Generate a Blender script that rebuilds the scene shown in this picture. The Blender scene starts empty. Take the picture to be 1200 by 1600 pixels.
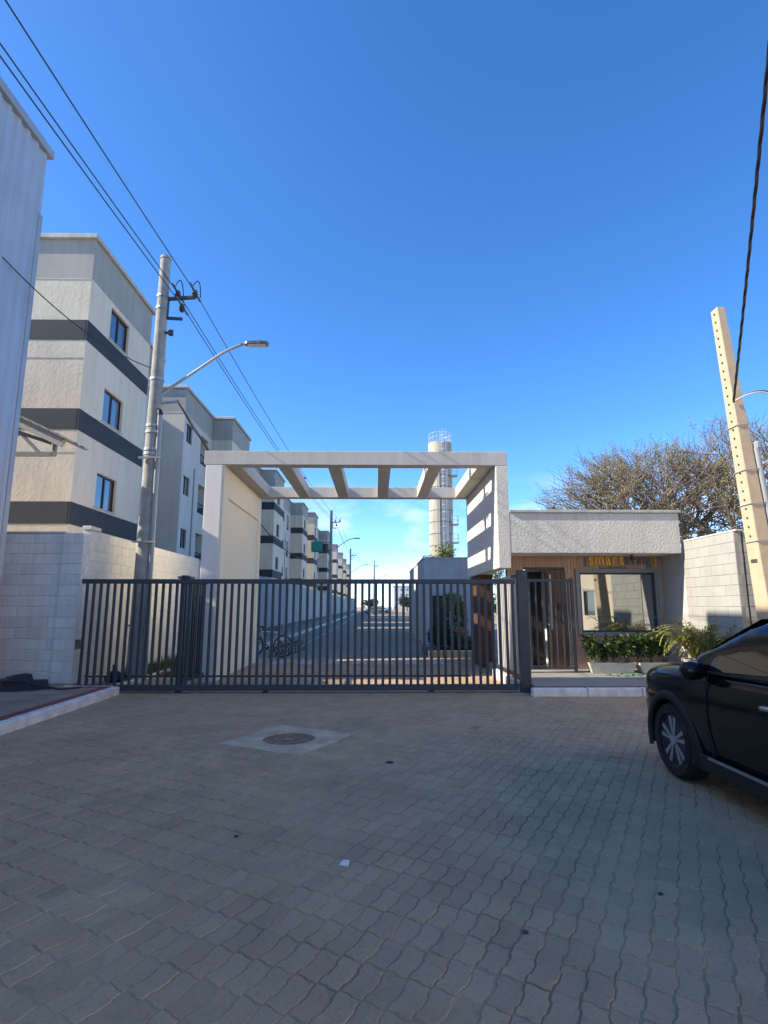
import bpy, bmesh, math, random
from mathutils import Vector, Matrix, noise
R = math.radians
rnd = random.Random(7)
scn = bpy.context.scene
COL = scn.collection

# ------------------------------------------------------------------ camera
cam = bpy.data.cameras.new('camera'); cam_o = bpy.data.objects.new('camera', cam); COL.objects.link(cam_o)
cam.sensor_fit = 'VERTICAL'; cam.sensor_height = 24.0; cam.lens = 24.0*866/1600
cam.clip_start = 0.05; cam.clip_end = 5000
cam_o.location = (0, 0, 1.55)
cam_o.rotation_euler = (R(90+9.634), 0, R(-0.783))
scn.camera = cam_o

# ------------------------------------------------------------------ light
SUN = Vector((1, 0.16, -0.67)).normalized()
w = bpy.data.worlds.new('World'); scn.world = w; w.use_nodes = True
nt = w.node_tree; N = nt.nodes; L = nt.links
for n in list(N): N.remove(n)
out = N.new('ShaderNodeOutputWorld'); bg = N.new('ShaderNodeBackground'); sky = N.new('ShaderNodeTexSky')
sky.sky_type = 'NISHITA'; sky.sun_disc = False
sky.sun_elevation = math.asin(-SUN.z); sky.sun_rotation = math.atan2(-SUN.x, -SUN.y)
sky.air_density = 0.70; sky.dust_density = 0.3; sky.ozone_density = 3.6; sky.altitude = 0
bg.inputs['Strength'].default_value = 0.126
# a few small fair-weather clouds low in the sky
tc = N.new('ShaderNodeTexCoord'); sep = N.new('ShaderNodeSeparateXYZ')
nz = N.new('ShaderNodeTexNoise'); nz.inputs['Scale'].default_value = 5.5; nz.inputs['Detail'].default_value = 7; nz.inputs['Roughness'].default_value = 0.55
mp = N.new('ShaderNodeMapping'); mp.inputs['Scale'].default_value = (1, 1, 2.0); mp.inputs['Location'].default_value = (0.31, 0.2, 0.0)
L.new(tc.outputs['Generated'], mp.inputs['Vector']); L.new(mp.outputs[0], nz.inputs['Vector'])
L.new(tc.outputs['Generated'], sep.inputs[0])
band = N.new('ShaderNodeValToRGB'); e = band.color_ramp.elements
e[0].position = 0.01; e[0].color = (0, 0, 0, 1); e[1].position = 0.06; e[1].color = (1, 1, 1, 1)
a = e.new(0.15); a.color = (1, 1, 1, 1); b_ = e.new(0.23); b_.color = (0, 0, 0, 1)
L.new(sep.outputs['Z'], band.inputs[0])
thr = N.new('ShaderNodeValToRGB'); thr.color_ramp.elements[0].position = 0.51; thr.color_ramp.elements[1].position = 0.66
L.new(nz.outputs['Fac'], thr.inputs[0])
mul = N.new('ShaderNodeMath'); mul.operation = 'MULTIPLY'; L.new(band.outputs[0], mul.inputs[0]); L.new(thr.outputs[0], mul.inputs[1])
mul2 = N.new('ShaderNodeMath'); mul2.operation = 'MULTIPLY'; mul2.inputs[1].default_value = 0.6; L.new(mul.outputs[0], mul2.inputs[0])
hs = N.new('ShaderNodeHueSaturation'); hs.inputs['Hue'].default_value = 0.503; hs.inputs['Saturation'].default_value = 1.22; hs.inputs['Value'].default_value = 1.0
L.new(sky.outputs[0], hs.inputs['Color'])
mix = N.new('ShaderNodeMix'); mix.data_type = 'RGBA'; mix.inputs[7].default_value = (3.6, 3.8, 4.2, 1)
L.new(mul2.outputs[0], mix.inputs[0]); L.new(hs.outputs[0], mix.inputs[6])
L.new(mix.outputs[2], bg.inputs['Color']); L.new(bg.outputs[0], out.inputs[0])

sl = bpy.data.lights.new('sun', 'SUN'); sl.energy = 3.1; sl.angle = R(0.5); sl.color = (1.0, 0.90, 0.74)
so = bpy.data.objects.new('sun', sl); COL.objects.link(so)
so.rotation_euler = SUN.to_track_quat('-Z', 'Y').to_euler(); so.location = (-30, -4, 30)

vs = scn.view_settings
vs.view_transform = 'Standard'; vs.look = 'None'; vs.gamma = 1; vs.exposure = 1.52; vs.use_curve_mapping = False

# ------------------------------------------------------------------ materials
def mat(name, col, rough=0.7, var=0.0, vscale=3.0, bump=0.0, bscale=40.0, metal=0.0, spec=0.5, col2=None, rnd_obj=0.0, coat=0.0, detail=6, dist=0.02, trans=0.0, streak=0.0, dust=None):
    m = bpy.data.materials.new(name); m.use_nodes = True
    t = m.node_tree; n = t.nodes; l = t.links
    p = n['Principled BSDF']
    c4 = (*col, 1)
    p.inputs['Base Color'].default_value = c4; p.inputs['Roughness'].default_value = rough
    p.inputs['Metallic'].default_value = metal; p.inputs['Specular IOR Level'].default_value = spec
    if coat: p.inputs['Coat Weight'].default_value = coat; p.inputs['Coat Roughness'].default_value = 0.03
    if trans: p.inputs['Transmission Weight'].default_value = trans
    tc = n.new('ShaderNodeTexCoord')
    src = None
    geo = None
    if var or col2:
        nz = n.new('ShaderNodeTexNoise'); nz.inputs['Scale'].default_value = vscale; nz.inputs['Detail'].default_value = detail
        nz.inputs['Roughness'].default_value = 0.6
        geo = n.new('ShaderNodeNewGeometry')
        l.new(geo.outputs['Position'], nz.inputs['Vector'])
        rp = n.new('ShaderNodeValToRGB'); el = rp.color_ramp.elements
        el[0].position = 0.34; el[1].position = 0.68
        c2 = col2 if col2 else tuple(min(1, x*(1+var)) for x in col)
        c1 = col if col2 else tuple(x*(1-var) for x in col)
        el[0].color = (*c1, 1); el[1].color = (*c2, 1)
        l.new(nz.outputs['Fac'], rp.inputs[0]); src = rp.outputs[0]
    if streak:
        if geo is None: geo = n.new('ShaderNodeNewGeometry')
        mpg = n.new('ShaderNodeMapping'); mpg.inputs['Scale'].default_value = (5, 5, 0.35); l.new(geo.outputs['Position'], mpg.inputs['Vector'])
        ns = n.new('ShaderNodeTexNoise'); ns.inputs['Scale'].default_value = 1.0; ns.inputs['Detail'].default_value = 8; ns.inputs['Roughness'].default_value = 0.65
        l.new(mpg.outputs[0], ns.inputs['Vector'])
        rs = n.new('ShaderNodeValToRGB'); q = rs.color_ramp.elements; q[0].position = .30; q[1].position = .55
        d_ = 1-streak; q[0].color = (d_, d_*.98, d_*.95, 1); q[1].color = (1,1,1,1); l.new(ns.outputs['Fac'], rs.inputs[0])
        mm = n.new('ShaderNodeMix'); mm.data_type = 'RGBA'; mm.blend_type = 'MULTIPLY'; mm.inputs[0].default_value = 1
        if src: l.new(src, mm.inputs[6])
        else: mm.inputs[6].default_value = c4
        l.new(rs.outputs[0], mm.inputs[7]); src = mm.outputs[2]
    if rnd_obj:
        oi = n.new('ShaderNodeObjectInfo'); ge = n.new('ShaderNodeNewGeometry')
        ad = n.new('ShaderNodeMath'); ad.operation = 'ADD'; l.new(oi.outputs['Random'], ad.inputs[0]); l.new(ge.outputs['Random Per Island'], ad.inputs[1])
        fr = n.new('ShaderNodeMath'); fr.operation = 'FRACT'; l.new(ad.outputs[0], fr.inputs[0])
        mr = n.new('ShaderNodeMapRange'); mr.inputs[3].default_value = 1-rnd_obj; mr.inputs[4].default_value = 1+rnd_obj
        l.new(fr.outputs[0], mr.inputs[0])
        hv = n.new('ShaderNodeHueSaturation'); hv.inputs['Color'].default_value = c4
        if src: l.new(src, hv.inputs['Color'])
        l.new(mr.outputs[0], hv.inputs['Value']); src = hv.outputs[0]
    if dust:
        if geo is None: geo = n.new('ShaderNodeNewGeometry')
        for (sc, lo, hi, amt, colr) in dust:
            nd = n.new('ShaderNodeTexNoise'); nd.inputs['Scale'].default_value = sc; nd.inputs['Detail'].default_value = 9; nd.inputs['Roughness'].default_value = 0.68; nd.inputs['Distortion'].default_value = 0.4
            l.new(geo.outputs['Position'], nd.inputs['Vector'])
            md = n.new('ShaderNodeMapRange'); md.inputs[1].default_value = lo; md.inputs[2].default_value = hi; md.inputs[4].default_value = amt; l.new(nd.outputs['Fac'], md.inputs[0])
            mm = n.new('ShaderNodeMix'); mm.data_type = 'RGBA'; mm.inputs[7].default_value = (*colr, 1)
            if src: l.new(src, mm.inputs[6])
            else: mm.inputs[6].default_value = c4
            l.new(md.outputs[0], mm.inputs[0]); src = mm.outputs[2]
    if src: l.new(src, p.inputs['Base Color'])
    if bump:
        nb = n.new('ShaderNodeTexNoise'); nb.inputs['Scale'].default_value = bscale; nb.inputs['Detail'].default_value = 4
        if geo is None: geo = n.new('ShaderNodeNewGeometry')
        l.new(geo.outputs['Position'], nb.inputs['Vector'])
        bp = n.new('ShaderNodeBump'); bp.inputs['Strength'].default_value = bump; bp.inputs['Distance'].default_value = dist
        l.new(nb.outputs['Fac'], bp.inputs['Height']); l.new(bp.outputs[0], p.inputs['Normal'])
    return m

M = {}
M['paver'] = mat('paver_concrete', (0.465, 0.325, 0.192), 0.88, 0.14, 1.1, 0.9, 130, rnd_obj=0.085, dist=0.005, dust=[(1.7,.50,.72,.45,(.46,.33,.20)),(0.55,.54,.70,.40,(.17,.115,.075)),(22,.57,.70,.45,(.20,.135,.09)),(60,.55,.68,.40,(.20,.135,.09)),(48,.56,.68,.40,(.60,.42,.27)),(130,.52,.66,.35,(.22,.15,.10))])
M['sand'] = mat('joint_sand', (0.19, 0.135, 0.085), 0.95, vscale=1.1, col2=(0.56, 0.40, 0.23), bump=0.5, bscale=90, dist=0.004)
M['ground'] = mat('packed_earth', (0.36, 0.29, 0.20), 0.95, 0.25, 0.6, 0.4, 20)
M['road'] = mat('block_paved_street', (0.29, 0.215, 0.145), 0.9, 0.18, 2.0, 0.4, 60, dist=0.005)
M['walk'] = mat('sidewalk_concrete', (0.31, 0.23, 0.16), 0.9, 0.22, 2.2, 0.4, 70, dist=0.004)
M['walk2'] = mat('sidewalk_concrete_light', (0.36, 0.34, 0.30), 0.9, 0.12, 3, 0.3, 70, dist=0.004)
M['kerb'] = mat('white_kerb_paint', (0.55, 0.53, 0.50), 0.75, vscale=5, col2=(0.82, 0.79, 0.74), bump=0.4, bscale=50, dist=0.006)
M['red'] = mat('red_floor_paint', (0.17, 0.045, 0.04), 0.85, vscale=6, col2=(0.30, 0.07, 0.06), bump=0.3, bscale=60, dist=0.004)
M['white_mark'] = mat('road_marking', (0.55, 0.55, 0.53), 0.8, vscale=8, col2=(0.30, 0.30, 0.29))
M['slab'] = mat('manhole_concrete', (0.58, 0.435, 0.285), 0.9, 0.22, 3, 0.3, 60, dist=0.004, dust=[(2.5,.48,.66,.5,(.36,.27,.18))])
M['lid'] = mat('rusty_manhole_lid', (0.24, 0.155, 0.095), 0.9, 0.45, 10, 0.9, 70, dist=0.006)
M['iron'] = mat('dirty_iron', (0.055, 0.045, 0.037), 0.85, 0.4, 12, 0.7, 60, dist=0.004)
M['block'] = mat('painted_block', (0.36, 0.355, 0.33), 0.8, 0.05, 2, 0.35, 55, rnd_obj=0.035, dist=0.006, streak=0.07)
M['block_cream'] = mat('cream_painted_block', (0.70, 0.66, 0.56), 0.8, 0.06, 2, 0.35, 55, rnd_obj=0.035, dist=0.006, streak=0.1)
M['block_shaded'] = mat('shaded_painted_block', (0.72, 0.71, 0.69), 0.85, 0.06, 2, 0.35, 55, rnd_obj=0.07, dist=0.006, streak=0.14)  # same white paint as the right wall, its tone lightened against the shade
M['mortar'] = mat('painted_mortar', (0.60, 0.59, 0.56), 0.9, 0.1, 5)
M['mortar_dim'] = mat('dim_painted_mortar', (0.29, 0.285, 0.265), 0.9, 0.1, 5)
M['bluewall'] = mat('pale_boundary_wall', (0.42, 0.40, 0.38), 0.85, 0.05, 1.5, 0.2, 30, streak=0.14)
M['plinth'] = mat('dark_plinth', (0.10, 0.10, 0.105), 0.9, 0.1, 3)
M['cream'] = mat('cream_render', (0.70, 0.59, 0.45), 0.85, 0.05, 0.8, 0.25, 30, dist=0.006, streak=0.1)
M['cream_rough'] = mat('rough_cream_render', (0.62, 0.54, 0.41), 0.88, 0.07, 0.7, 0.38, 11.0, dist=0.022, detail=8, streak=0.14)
M['offwhite'] = mat('offwhite_render', (0.58, 0.53, 0.47), 0.85, 0.05, 0.8, 0.25, 30, dist=0.006, streak=0.1)
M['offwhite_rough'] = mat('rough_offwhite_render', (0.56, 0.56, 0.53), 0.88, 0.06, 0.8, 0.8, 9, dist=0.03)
M['bandgrey'] = mat('dark_grey_band', (0.034, 0.037, 0.043), 0.8, 0.1, 2, 0.3, 30, dist=0.006)
M['topgrey'] = mat('mid_grey_render', (0.35, 0.325, 0.29), 0.85, 0.06, 0.9, 0.25, 25, dist=0.008, streak=0.14)
M['coping'] = mat('coping_concrete', (0.46, 0.46, 0.43), 0.85, 0.1, 3, streak=0.2)
M['portal_beam'] = mat('shaded_beam_paint', (0.55, 0.52, 0.47), 0.8, 0.05, 0.8, 0.15, 30, dist=0.004, streak=0.14)  # portal paint darkened, shade on the beams put into the colour
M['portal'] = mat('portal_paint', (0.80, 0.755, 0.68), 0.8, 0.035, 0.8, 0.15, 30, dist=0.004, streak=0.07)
M['portal_cream'] = mat('portal_cream_paint', (0.88, 0.79, 0.60), 0.8, 0.03, 0.8, 0.15, 30, dist=0.004)
M['stucco'] = mat('stucco_fascia', (0.66, 0.62, 0.53), 0.85, 0.05, 2, 0.6, 30, dist=0.02, streak=0.12)
M['greyplaster'] = mat('grey_plaster', (0.52, 0.50, 0.48), 0.85, 0.07, 2, 0.2, 20, streak=0.12)
M['gate'] = mat('charcoal_gate_paint', (0.038, 0.046, 0.058), 0.45, 0.12, 6)
M['palebar'] = mat('sunlit_bar_paint', (0.52, 0.50, 0.46), 0.5)  # sun glare on the side fence bars put into a pale base colour
M['black'] = mat('black_rubber', (0.012, 0.012, 0.014), 0.6)
M['blackmetal'] = mat('black_aluminium', (0.02, 0.021, 0.024), 0.45)
M['winglass'] = mat('window_glass', (0.05, 0.065, 0.085), 0.04, spec=1.0, metal=0.0, coat=1.0)
M['winglass_b'] = mat('window_glass_blue', (0.10, 0.13, 0.17), 0.05, spec=1.0, coat=1.0)
M['winglass_c'] = mat('window_glass_curtain', (0.26, 0.25, 0.23), 0.08, spec=0.8, coat=1.0, var=.2, vscale=9)
M['corr'] = mat('corrugated_metal_sheet', (0.42, 0.45, 0.50), 0.42, 0.06, 1.2, metal=0.25, streak=0.1)
M['corr_edge'] = mat('metal_flashing', (0.34, 0.37, 0.40), 0.45, 0.08, 2, metal=0.3)
M['roofsheet'] = mat('canopy_roof_sheet', (0.32, 0.32, 0.32), 0.7, 0.12, 3)
M['steel'] = mat('galvanised_steel', (0.36, 0.37, 0.385), 0.45, 0.12, 10, metal=0.6)
M['beamcream'] = mat('cream_steel_beam', (0.42, 0.40, 0.35), 0.6)
M['steelgrey'] = mat('grey_steel_truss', (0.22, 0.22, 0.22), 0.6)
M['pole'] = mat('pole_concrete', (0.33, 0.32, 0.29), 0.85, 0.18, 5, 0.3, 30, dist=0.006, streak=0.2)
M['polewarm'] = mat('new_pole_concrete', (0.50, 0.39, 0.26), 0.85, 0.08, 6, 0.3, 35, dist=0.006)
M['hole'] = mat('hole_dark', (0.06, 0.05, 0.04), 0.9)
M['conduit'] = mat('grey_pvc_conduit', (0.30, 0.32, 0.33), 0.5)
M['wire'] = mat('black_cable', (0.015, 0.015, 0.017), 0.55)
M['wirered'] = mat('dull_red_cable', (0.14, 0.04, 0.04), 0.55)
M['wirewhite'] = mat('white_cable', (0.6, 0.65, 0.66), 0.5)
M['insul'] = mat('insulator', (0.05, 0.052, 0.05), 0.4)
M['lens'] = mat('lamp_lens', (0.62, 0.60, 0.56), 0.35)
M['lampgrey'] = mat('lamp_housing', (0.12, 0.125, 0.13), 0.45)
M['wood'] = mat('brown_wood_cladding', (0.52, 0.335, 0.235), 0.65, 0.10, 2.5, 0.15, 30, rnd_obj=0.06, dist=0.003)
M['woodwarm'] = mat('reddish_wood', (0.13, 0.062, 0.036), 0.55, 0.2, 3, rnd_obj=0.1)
M['wooddark'] = mat('dark_wood_door', (0.075, 0.05, 0.037), 0.5, 0.2, 4)
M['granite'] = mat('granite_trim', (0.24, 0.245, 0.24), 0.5, 0.25, 60)
M['yellow'] = mat('sign_yellow', (0.95, 0.50, 0.05), 0.45)
M['signgrey'] = mat('sign_grey', (0.17, 0.16, 0.20), 0.45)
M['room'] = mat('room_wall', (0.80, 0.78, 0.72), 0.85)
M['roomfloor'] = mat('room_floor', (0.5, 0.48, 0.44), 0.5)
M['planter'] = mat('cream_planter', (0.55, 0.52, 0.43), 0.75, 0.1, 5, 0.2, 30, dist=0.004)
M['pot'] = mat('stone_pot', (0.46, 0.40, 0.33), 0.85, 0.2, 8, 0.5, 25, dist=0.01)
M['clay'] = mat('clay_pot', (0.38, 0.16, 0.07), 0.8, 0.15, 6)
M['soil'] = mat('soil', (0.04, 0.03, 0.022), 0.95, 0.3, 20)
def leafmat(name, a, b):
    m = mat(name, a, 0.5, vscale=6, col2=b, rnd_obj=0.3, spec=0.4)
    p = m.node_tree.nodes['Principled BSDF']
    p.inputs['Subsurface Weight'].default_value = 0.0
    # thin leaves let a little light through
    t = m.node_tree; tr = t.nodes.new('ShaderNodeBsdfTranslucent'); mx = t.nodes.new('ShaderNodeMixShader'); mx.inputs[0].default_value = 0.25
    src = p.inputs['Base Color'].links[0].from_socket
    t.links.new(src, tr.inputs['Color'])
    o = t.nodes['Material Output']; t.links.new(p.outputs[0], mx.inputs[1]); t.links.new(tr.outputs[0], mx.inputs[2]); t.links.new(mx.outputs[0], o.inputs['Surface'])
    return m
M['leaf'] = leafmat('shrub_leaf', (0.03, 0.065, 0.014), (0.085, 0.14, 0.025))
M['leaf_dark'] = leafmat('dark_leaf', (0.016, 0.033, 0.012), (0.035, 0.06, 0.02))
M['leaf_palm'] = leafmat('palm_leaf', (0.20, 0.22, 0.05), (0.40, 0.36, 0.11))
M['leaf_olive'] = leafmat('olive_leaf', (0.23, 0.22, 0.09), (0.40, 0.36, 0.16))
M['leaf_lime'] = leafmat('lime_leaf', (0.11, 0.15, 0.03), (0.2, 0.22, 0.06))
M['leaf_far'] = leafmat('far_leaf', (0.045, 0.065, 0.04), (0.09, 0.11, 0.07))
M['grass'] = leafmat('grass_blade', (0.05, 0.09, 0.02), (0.11, 0.14, 0.04))
M['bark'] = mat('bark', (0.22, 0.17, 0.12), 0.9, 0.3, 8, 0.5, 30)
M['tarp'] = mat('black_tarp', (0.016, 0.017, 0.02), 0.55, 0.3, 6, 0.8, 14, dist=0.03)
M['bluebag'] = mat('navy_bag', (0.012, 0.02, 0.06), 0.5, 0.3, 6, 0.5, 20)
M['carpaint'] = mat('dark_brown_car_paint', (0.010, 0.0065, 0.006), 0.10, coat=0.0, spec=0.42)
M['carplastic'] = mat('black_car_plastic', (0.012, 0.012, 0.013), 0.6)
M['carglass'] = mat('tinted_car_glass', (0.008, 0.008, 0.009), 0.03, spec=0.8, coat=1.0)
M['chrome'] = mat('chrome', (0.62, 0.62, 0.63), 0.18, metal=1.0)
M['alloy'] = mat('machined_alloy', (0.40, 0.40, 0.41), 0.35, metal=0.35)
M['tyre'] = mat('tyre_rubber', (0.014, 0.014, 0.015), 0.75)
M['headlamp'] = mat('headlamp_glass', (0.30, 0.32, 0.34), 0.08, coat=1.0)
M['silverpaint'] = mat('grey_car_paint', (0.16, 0.19, 0.21), 0.3, coat=0.8)
M['whitepaint'] = mat('white_car_paint', (0.65, 0.65, 0.64), 0.35, coat=0.6)
M['tower'] = mat('tower_concrete', (0.42, 0.38, 0.30), 0.85, 0.12, 0.5, 0.3, 6, streak=0.3)
M['ladder'] = mat('pale_ladder_steel', (0.62, 0.64, 0.66), 0.4, metal=0.3)
M['greennet'] = mat('green_netting', (0.01, 0.26, 0.17), 0.6, 0.2, 8)
M['skin'] = mat('skin', (0.45, 0.27, 0.19), 0.6)
M['hair'] = mat('dark_hair', (0.015, 0.01, 0.008), 0.5)
M['cloth'] = mat('dark_cloth', (0.03, 0.032, 0.04), 0.8)
M['cloth2'] = mat('tan_cloth', (0.22, 0.15, 0.07), 0.8)
M['bikewhite'] = mat('white_bicycle_paint', (0.62, 0.62, 0.62), 0.35, coat=0.4)
M['hose'] = mat('green_hose', (0.09, 0.24, 0.12), 0.55)
M['paper'] = mat('paper', (0.7, 0.72, 0.7), 0.8)
M['farwhite'] = mat('far_white_render', (0.60, 0.62, 0.64), 0.9, 0.05, 0.3)
M['redsign'] = mat('red_plate', (0.45, 0.03, 0.03), 0.5)

# architectural glass with reflective film
def glass_mat():
    m = bpy.data.materials.new('reflective_shop_glass'); m.use_nodes = True
    t = m.node_tree; n = t.nodes; l = t.links
    for x in list(n): n.remove(x)
    o = n.new('ShaderNodeOutputMaterial'); g = n.new('ShaderNodeBsdfGlossy'); g.inputs['Roughness'].default_value = 0.02
    g.inputs['Color'].default_value = (0.85, 0.87, 0.85, 1)
    tr = n.new('ShaderNodeBsdfTransparent'); tr.inputs['Color'].default_value = (0.80, 0.84, 0.80, 1)
    mx = n.new('ShaderNodeMixShader'); mx.inputs[0].default_value = 0.42
    l.new(tr.outputs[0], mx.inputs[1]); l.new(g.outputs[0], mx.inputs[2]); l.new(mx.outputs[0], o.inputs[0])
    return m
M['shopglass'] = glass_mat()

# ------------------------------------------------------------------ helpers
ORG = {}
def V(*a): return Vector(a)
class MB:
    def __init__(s): s.v = []; s.f = []
    def add(s, vs, fs):
        o = len(s.v); s.v += [tuple(x) for x in vs]; s.f += [tuple(i+o for i in f) for f in fs]; return s
    def box(s, x0, y0, z0, x1, y1, z1):
        if x0 > x1: x0, x1 = x1, x0
        if y0 > y1: y0, y1 = y1, y0
        if z0 > z1: z0, z1 = z1, z0
        return s.add([(x0,y0,z0),(x1,y0,z0),(x1,y1,z0),(x0,y1,z0),(x0,y0,z1),(x1,y0,z1),(x1,y1,z1),(x0,y1,z1)],
            [(0,3,2,1),(4,5,6,7),(0,1,5,4),(1,2,6,5),(2,3,7,6),(3,0,4,7)])
    def quad(s, a, b, c, d): return s.add([a,b,c,d], [(0,1,2,3)])
    def obox(s, c, u, v, w_, hu, hv, hw):
        c = Vector(c); u = Vector(u).normalized()*hu; v = Vector(v).normalized()*hv; w_ = Vector(w_).normalized()*hw
        vs = [c-u-v-w_, c+u-v-w_, c+u+v-w_, c-u+v-w_, c-u-v+w_, c+u-v+w_, c+u+v+w_, c-u+v+w_]
        return s.add(vs, [(0,3,2,1),(4,5,6,7),(0,1,5,4),(1,2,6,5),(2,3,7,6),(3,0,4,7)])
    def bar(s, a, b, wx, wz, up=(0,0,1)):
        a = Vector(a); b = Vector(b); d = b-a
        upv = Vector(up)
        if abs(d.normalized().dot(upv)) > .98: upv = Vector((0,1,0))
        sd = d.cross(upv).normalized(); u2 = sd.cross(d).normalized()
        return s.obox((a+b)/2, d, sd, u2, d.length/2, wx/2, wz/2)
    def tube(s, pts, r, n=8, cap=True):
        pts = [Vector(p) for p in pts]
        if not hasattr(r, '__len__'): r = [r]*len(pts)
        rings = []; prev = None
        for i, p in enumerate(pts):
            d = (pts[min(i+1, len(pts)-1)]-pts[max(i-1, 0)]).normalized()
            if prev is None:
                ref = Vector((0,0,1)) if abs(d.z) < .9 else Vector((1,0,0))
                u = d.cross(ref).normalized()
            else:
                u = (prev-d*prev.dot(d)).normalized()
            prev = u; v = d.cross(u)
            rings.append([p+u*(math.cos(2*math.pi*k/n)*r[i])+v*(math.sin(2*math.pi*k/n)*r[i]) for k in range(n)])
        vs = [q for rg in rings for q in rg]; fs = []
        for i in range(len(pts)-1):
            for k in range(n):
                fs.append((i*n+k, i*n+(k+1)%n, (i+1)*n+(k+1)%n, (i+1)*n+k))
        if cap: fs.append(tuple(range(n))[::-1]); fs.append(tuple((len(pts)-1)*n+k for k in range(n)))
        return s.add(vs, fs)
    def lathe(s, prof, n=24, c=(0,0,0), axis='z', cap=True):
        vs = []; fs = []
        for (r, h) in prof:
            for k in range(n):
                a = 2*math.pi*k/n; x = r*math.cos(a); y = r*math.sin(a)
                p = (x, y, h) if axis == 'z' else ((h, x, y) if axis == 'x' else (y, h, x))
                vs.append((p[0]+c[0], p[1]+c[1], p[2]+c[2]))
        for i in range(len(prof)-1):
            for k in range(n): fs.append((i*n+k, i*n+(k+1)%n, (i+1)*n+(k+1)%n, (i+1)*n+k))
        if cap: fs.append(tuple(range(n))[::-1]); fs.append(tuple((len(prof)-1)*n+k for k in range(n)))
        return s.add(vs, fs)
    def prism(s, poly, axis, h0, h1):
        def P(a, b, h): return {'x': (h,a,b), 'y': (a,h,b), 'z': (a,b,h)}[axis]
        n = len(poly)
        vs = [P(a,b,h0) for a,b in poly]+[P(a,b,h1) for a,b in poly]
        fs = [tuple(range(n))[::-1], tuple(range(n, 2*n))]+[(i,(i+1)%n,n+(i+1)%n,n+i) for i in range(n)]
        return s.add(vs, fs)
    def mesh(s, name, m, smooth=False, bevel=0, off=(0,0,0), fix=True):
        me = bpy.data.meshes.new(name)
        me.from_pydata([(x-off[0], y-off[1], z-off[2]) for x,y,z in s.v], [], s.f)
        if m is not None: me.materials.append(M[m] if isinstance(m, str) else m)
        if fix or bevel:
            bm = bmesh.new(); bm.from_mesh(me)
            if fix: bmesh.ops.recalc_face_normals(bm, faces=bm.faces)
            if bevel: bmesh.ops.bevel(bm, geom=[e for e in bm.edges if e.is_manifold and e.calc_face_angle(0) > .5], offset=bevel, segments=1, affect='EDGES', clamp_overlap=True)
            bm.to_mesh(me); bm.free()
        if smooth:
            for p in me.polygons: p.use_smooth = True
            if smooth != 'all': me.set_sharp_from_angle(angle=R(40))
        return me
    def build(s, name, m, parent=None, smooth=False, bevel=0, fix=True, loc=None):
        if parent is not None: off = ORG[parent]
        elif loc is not None: off = Vector(loc)
        else:
            xs = [p[0] for p in s.v]; ys = [p[1] for p in s.v]; zs = [p[2] for p in s.v]
            off = V((min(xs)+max(xs))/2, (min(ys)+max(ys))/2, min(zs))
        o = bpy.data.objects.new(name, s.mesh(name, m, smooth, bevel, off, fix)); COL.objects.link(o)
        if parent is not None: o.parent = parent
        else: o.location = off
        ORG[o] = off
        return o
def inst(name, me, parent, loc, rot=(0,0,0), scale=(1,1,1)):
    o = bpy.data.objects.new(name, me); COL.objects.link(o)
    off = ORG[parent] if parent is not None else V(0,0,0)
    if parent is not None: o.parent = parent
    o.location = Vector(loc)-off; o.rotation_euler = rot; o.scale = scale
    ORG[o] = Vector(loc)
    return o
def tag(o, label, cat, group=None, kind=None):
    o['label'] = label; o['category'] = cat
    if group: o['group'] = group
    if kind: o['kind'] = kind
    return o
def struct(o): o['kind'] = 'structure'; return o
def thing(name, label, cat, loc=(0,0,0), group=None):
    o = bpy.data.objects.new(name, None); COL.objects.link(o); o.location = loc; o.empty_display_size = 0.2
    ORG[o] = Vector(loc); return tag(o, label, cat, group)
def sag(a, b, s_, n=24):
    a = Vector(a); b = Vector(b)
    return [a.lerp(b, i/n)-V(0,0,4*s_*(i/n)*(1-i/n)) for i in range(n+1)]
def arc(a, m_, b, n=10):
    a = Vector(a); b = Vector(b); m_ = Vector(m_)
    return [a*(1-t)**2+m_*2*t*(1-t)+b*t*t for t in [i/n for i in range(n+1)]]

# ------------------------------------------------------------------ ground
g = MB(); g.quad((-400,-150,-0.06),(400,-150,-0.06),(400,900,-0.06),(-400,900,-0.06))
struct(g.build('ground', 'ground', loc=(0,0,-0.06)))
g = MB(); g.quad((-6,17.4,0),(5.5,17.4,0),(5.5,260,0),(-6,260,0))
street = struct(g.build('street', 'road', loc=(0,17.4,0)))
g = MB(); g.quad((-14,-8,-0.003),(14,-8,-0.003),(14,17.4,-0.003),(-14,17.4,-0.003))
drive = struct(g.build('driveway', 'sand', loc=(0,0,-0.007)))

# interlocking pavers: stack-bonded, rotated about 29 degrees to the gate
PL, PW = 0.206, 0.110
def paver_outline(gap):
    def A(s_):      # offset of the long joints along the length 0..1
        if s_ < .22 or s_ > .78: return 0
        if s_ < .32: return (s_-.22)/.10
        if s_ > .68: return (.78-s_)/.10
        return 1
    def B(t): return .5 if t < .38 else (-.5 if t > .62 else .5-(t-.38)/.24)
    a, b = .012, .012
    pts = []
    for t in (0, .38, .62): pts.append((t*PW+(A(0))*a, b*B(t)))
    for s_ in (0, .22, .32, .68, .78): pts.append((PW+A(s_)*a, s_*PL+(b*B(1) if s_ == 0 else 0)))
    for t in (1, .62, .38): pts.append((t*PW, PL+b*B(t)))
    for s_ in (1, .78, .68, .32, .22): pts.append((A(s_)*a, s_*PL+(b*B(0) if s_ == 1 else 0)))
    # shrink for the joint
    cx, cy = PW/2+.008, PL/2
    return [(cx+(x-cx)*(1-gap/PW), cy+(y-cy)*(1-gap/PL)) for x, y in pts]
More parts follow.
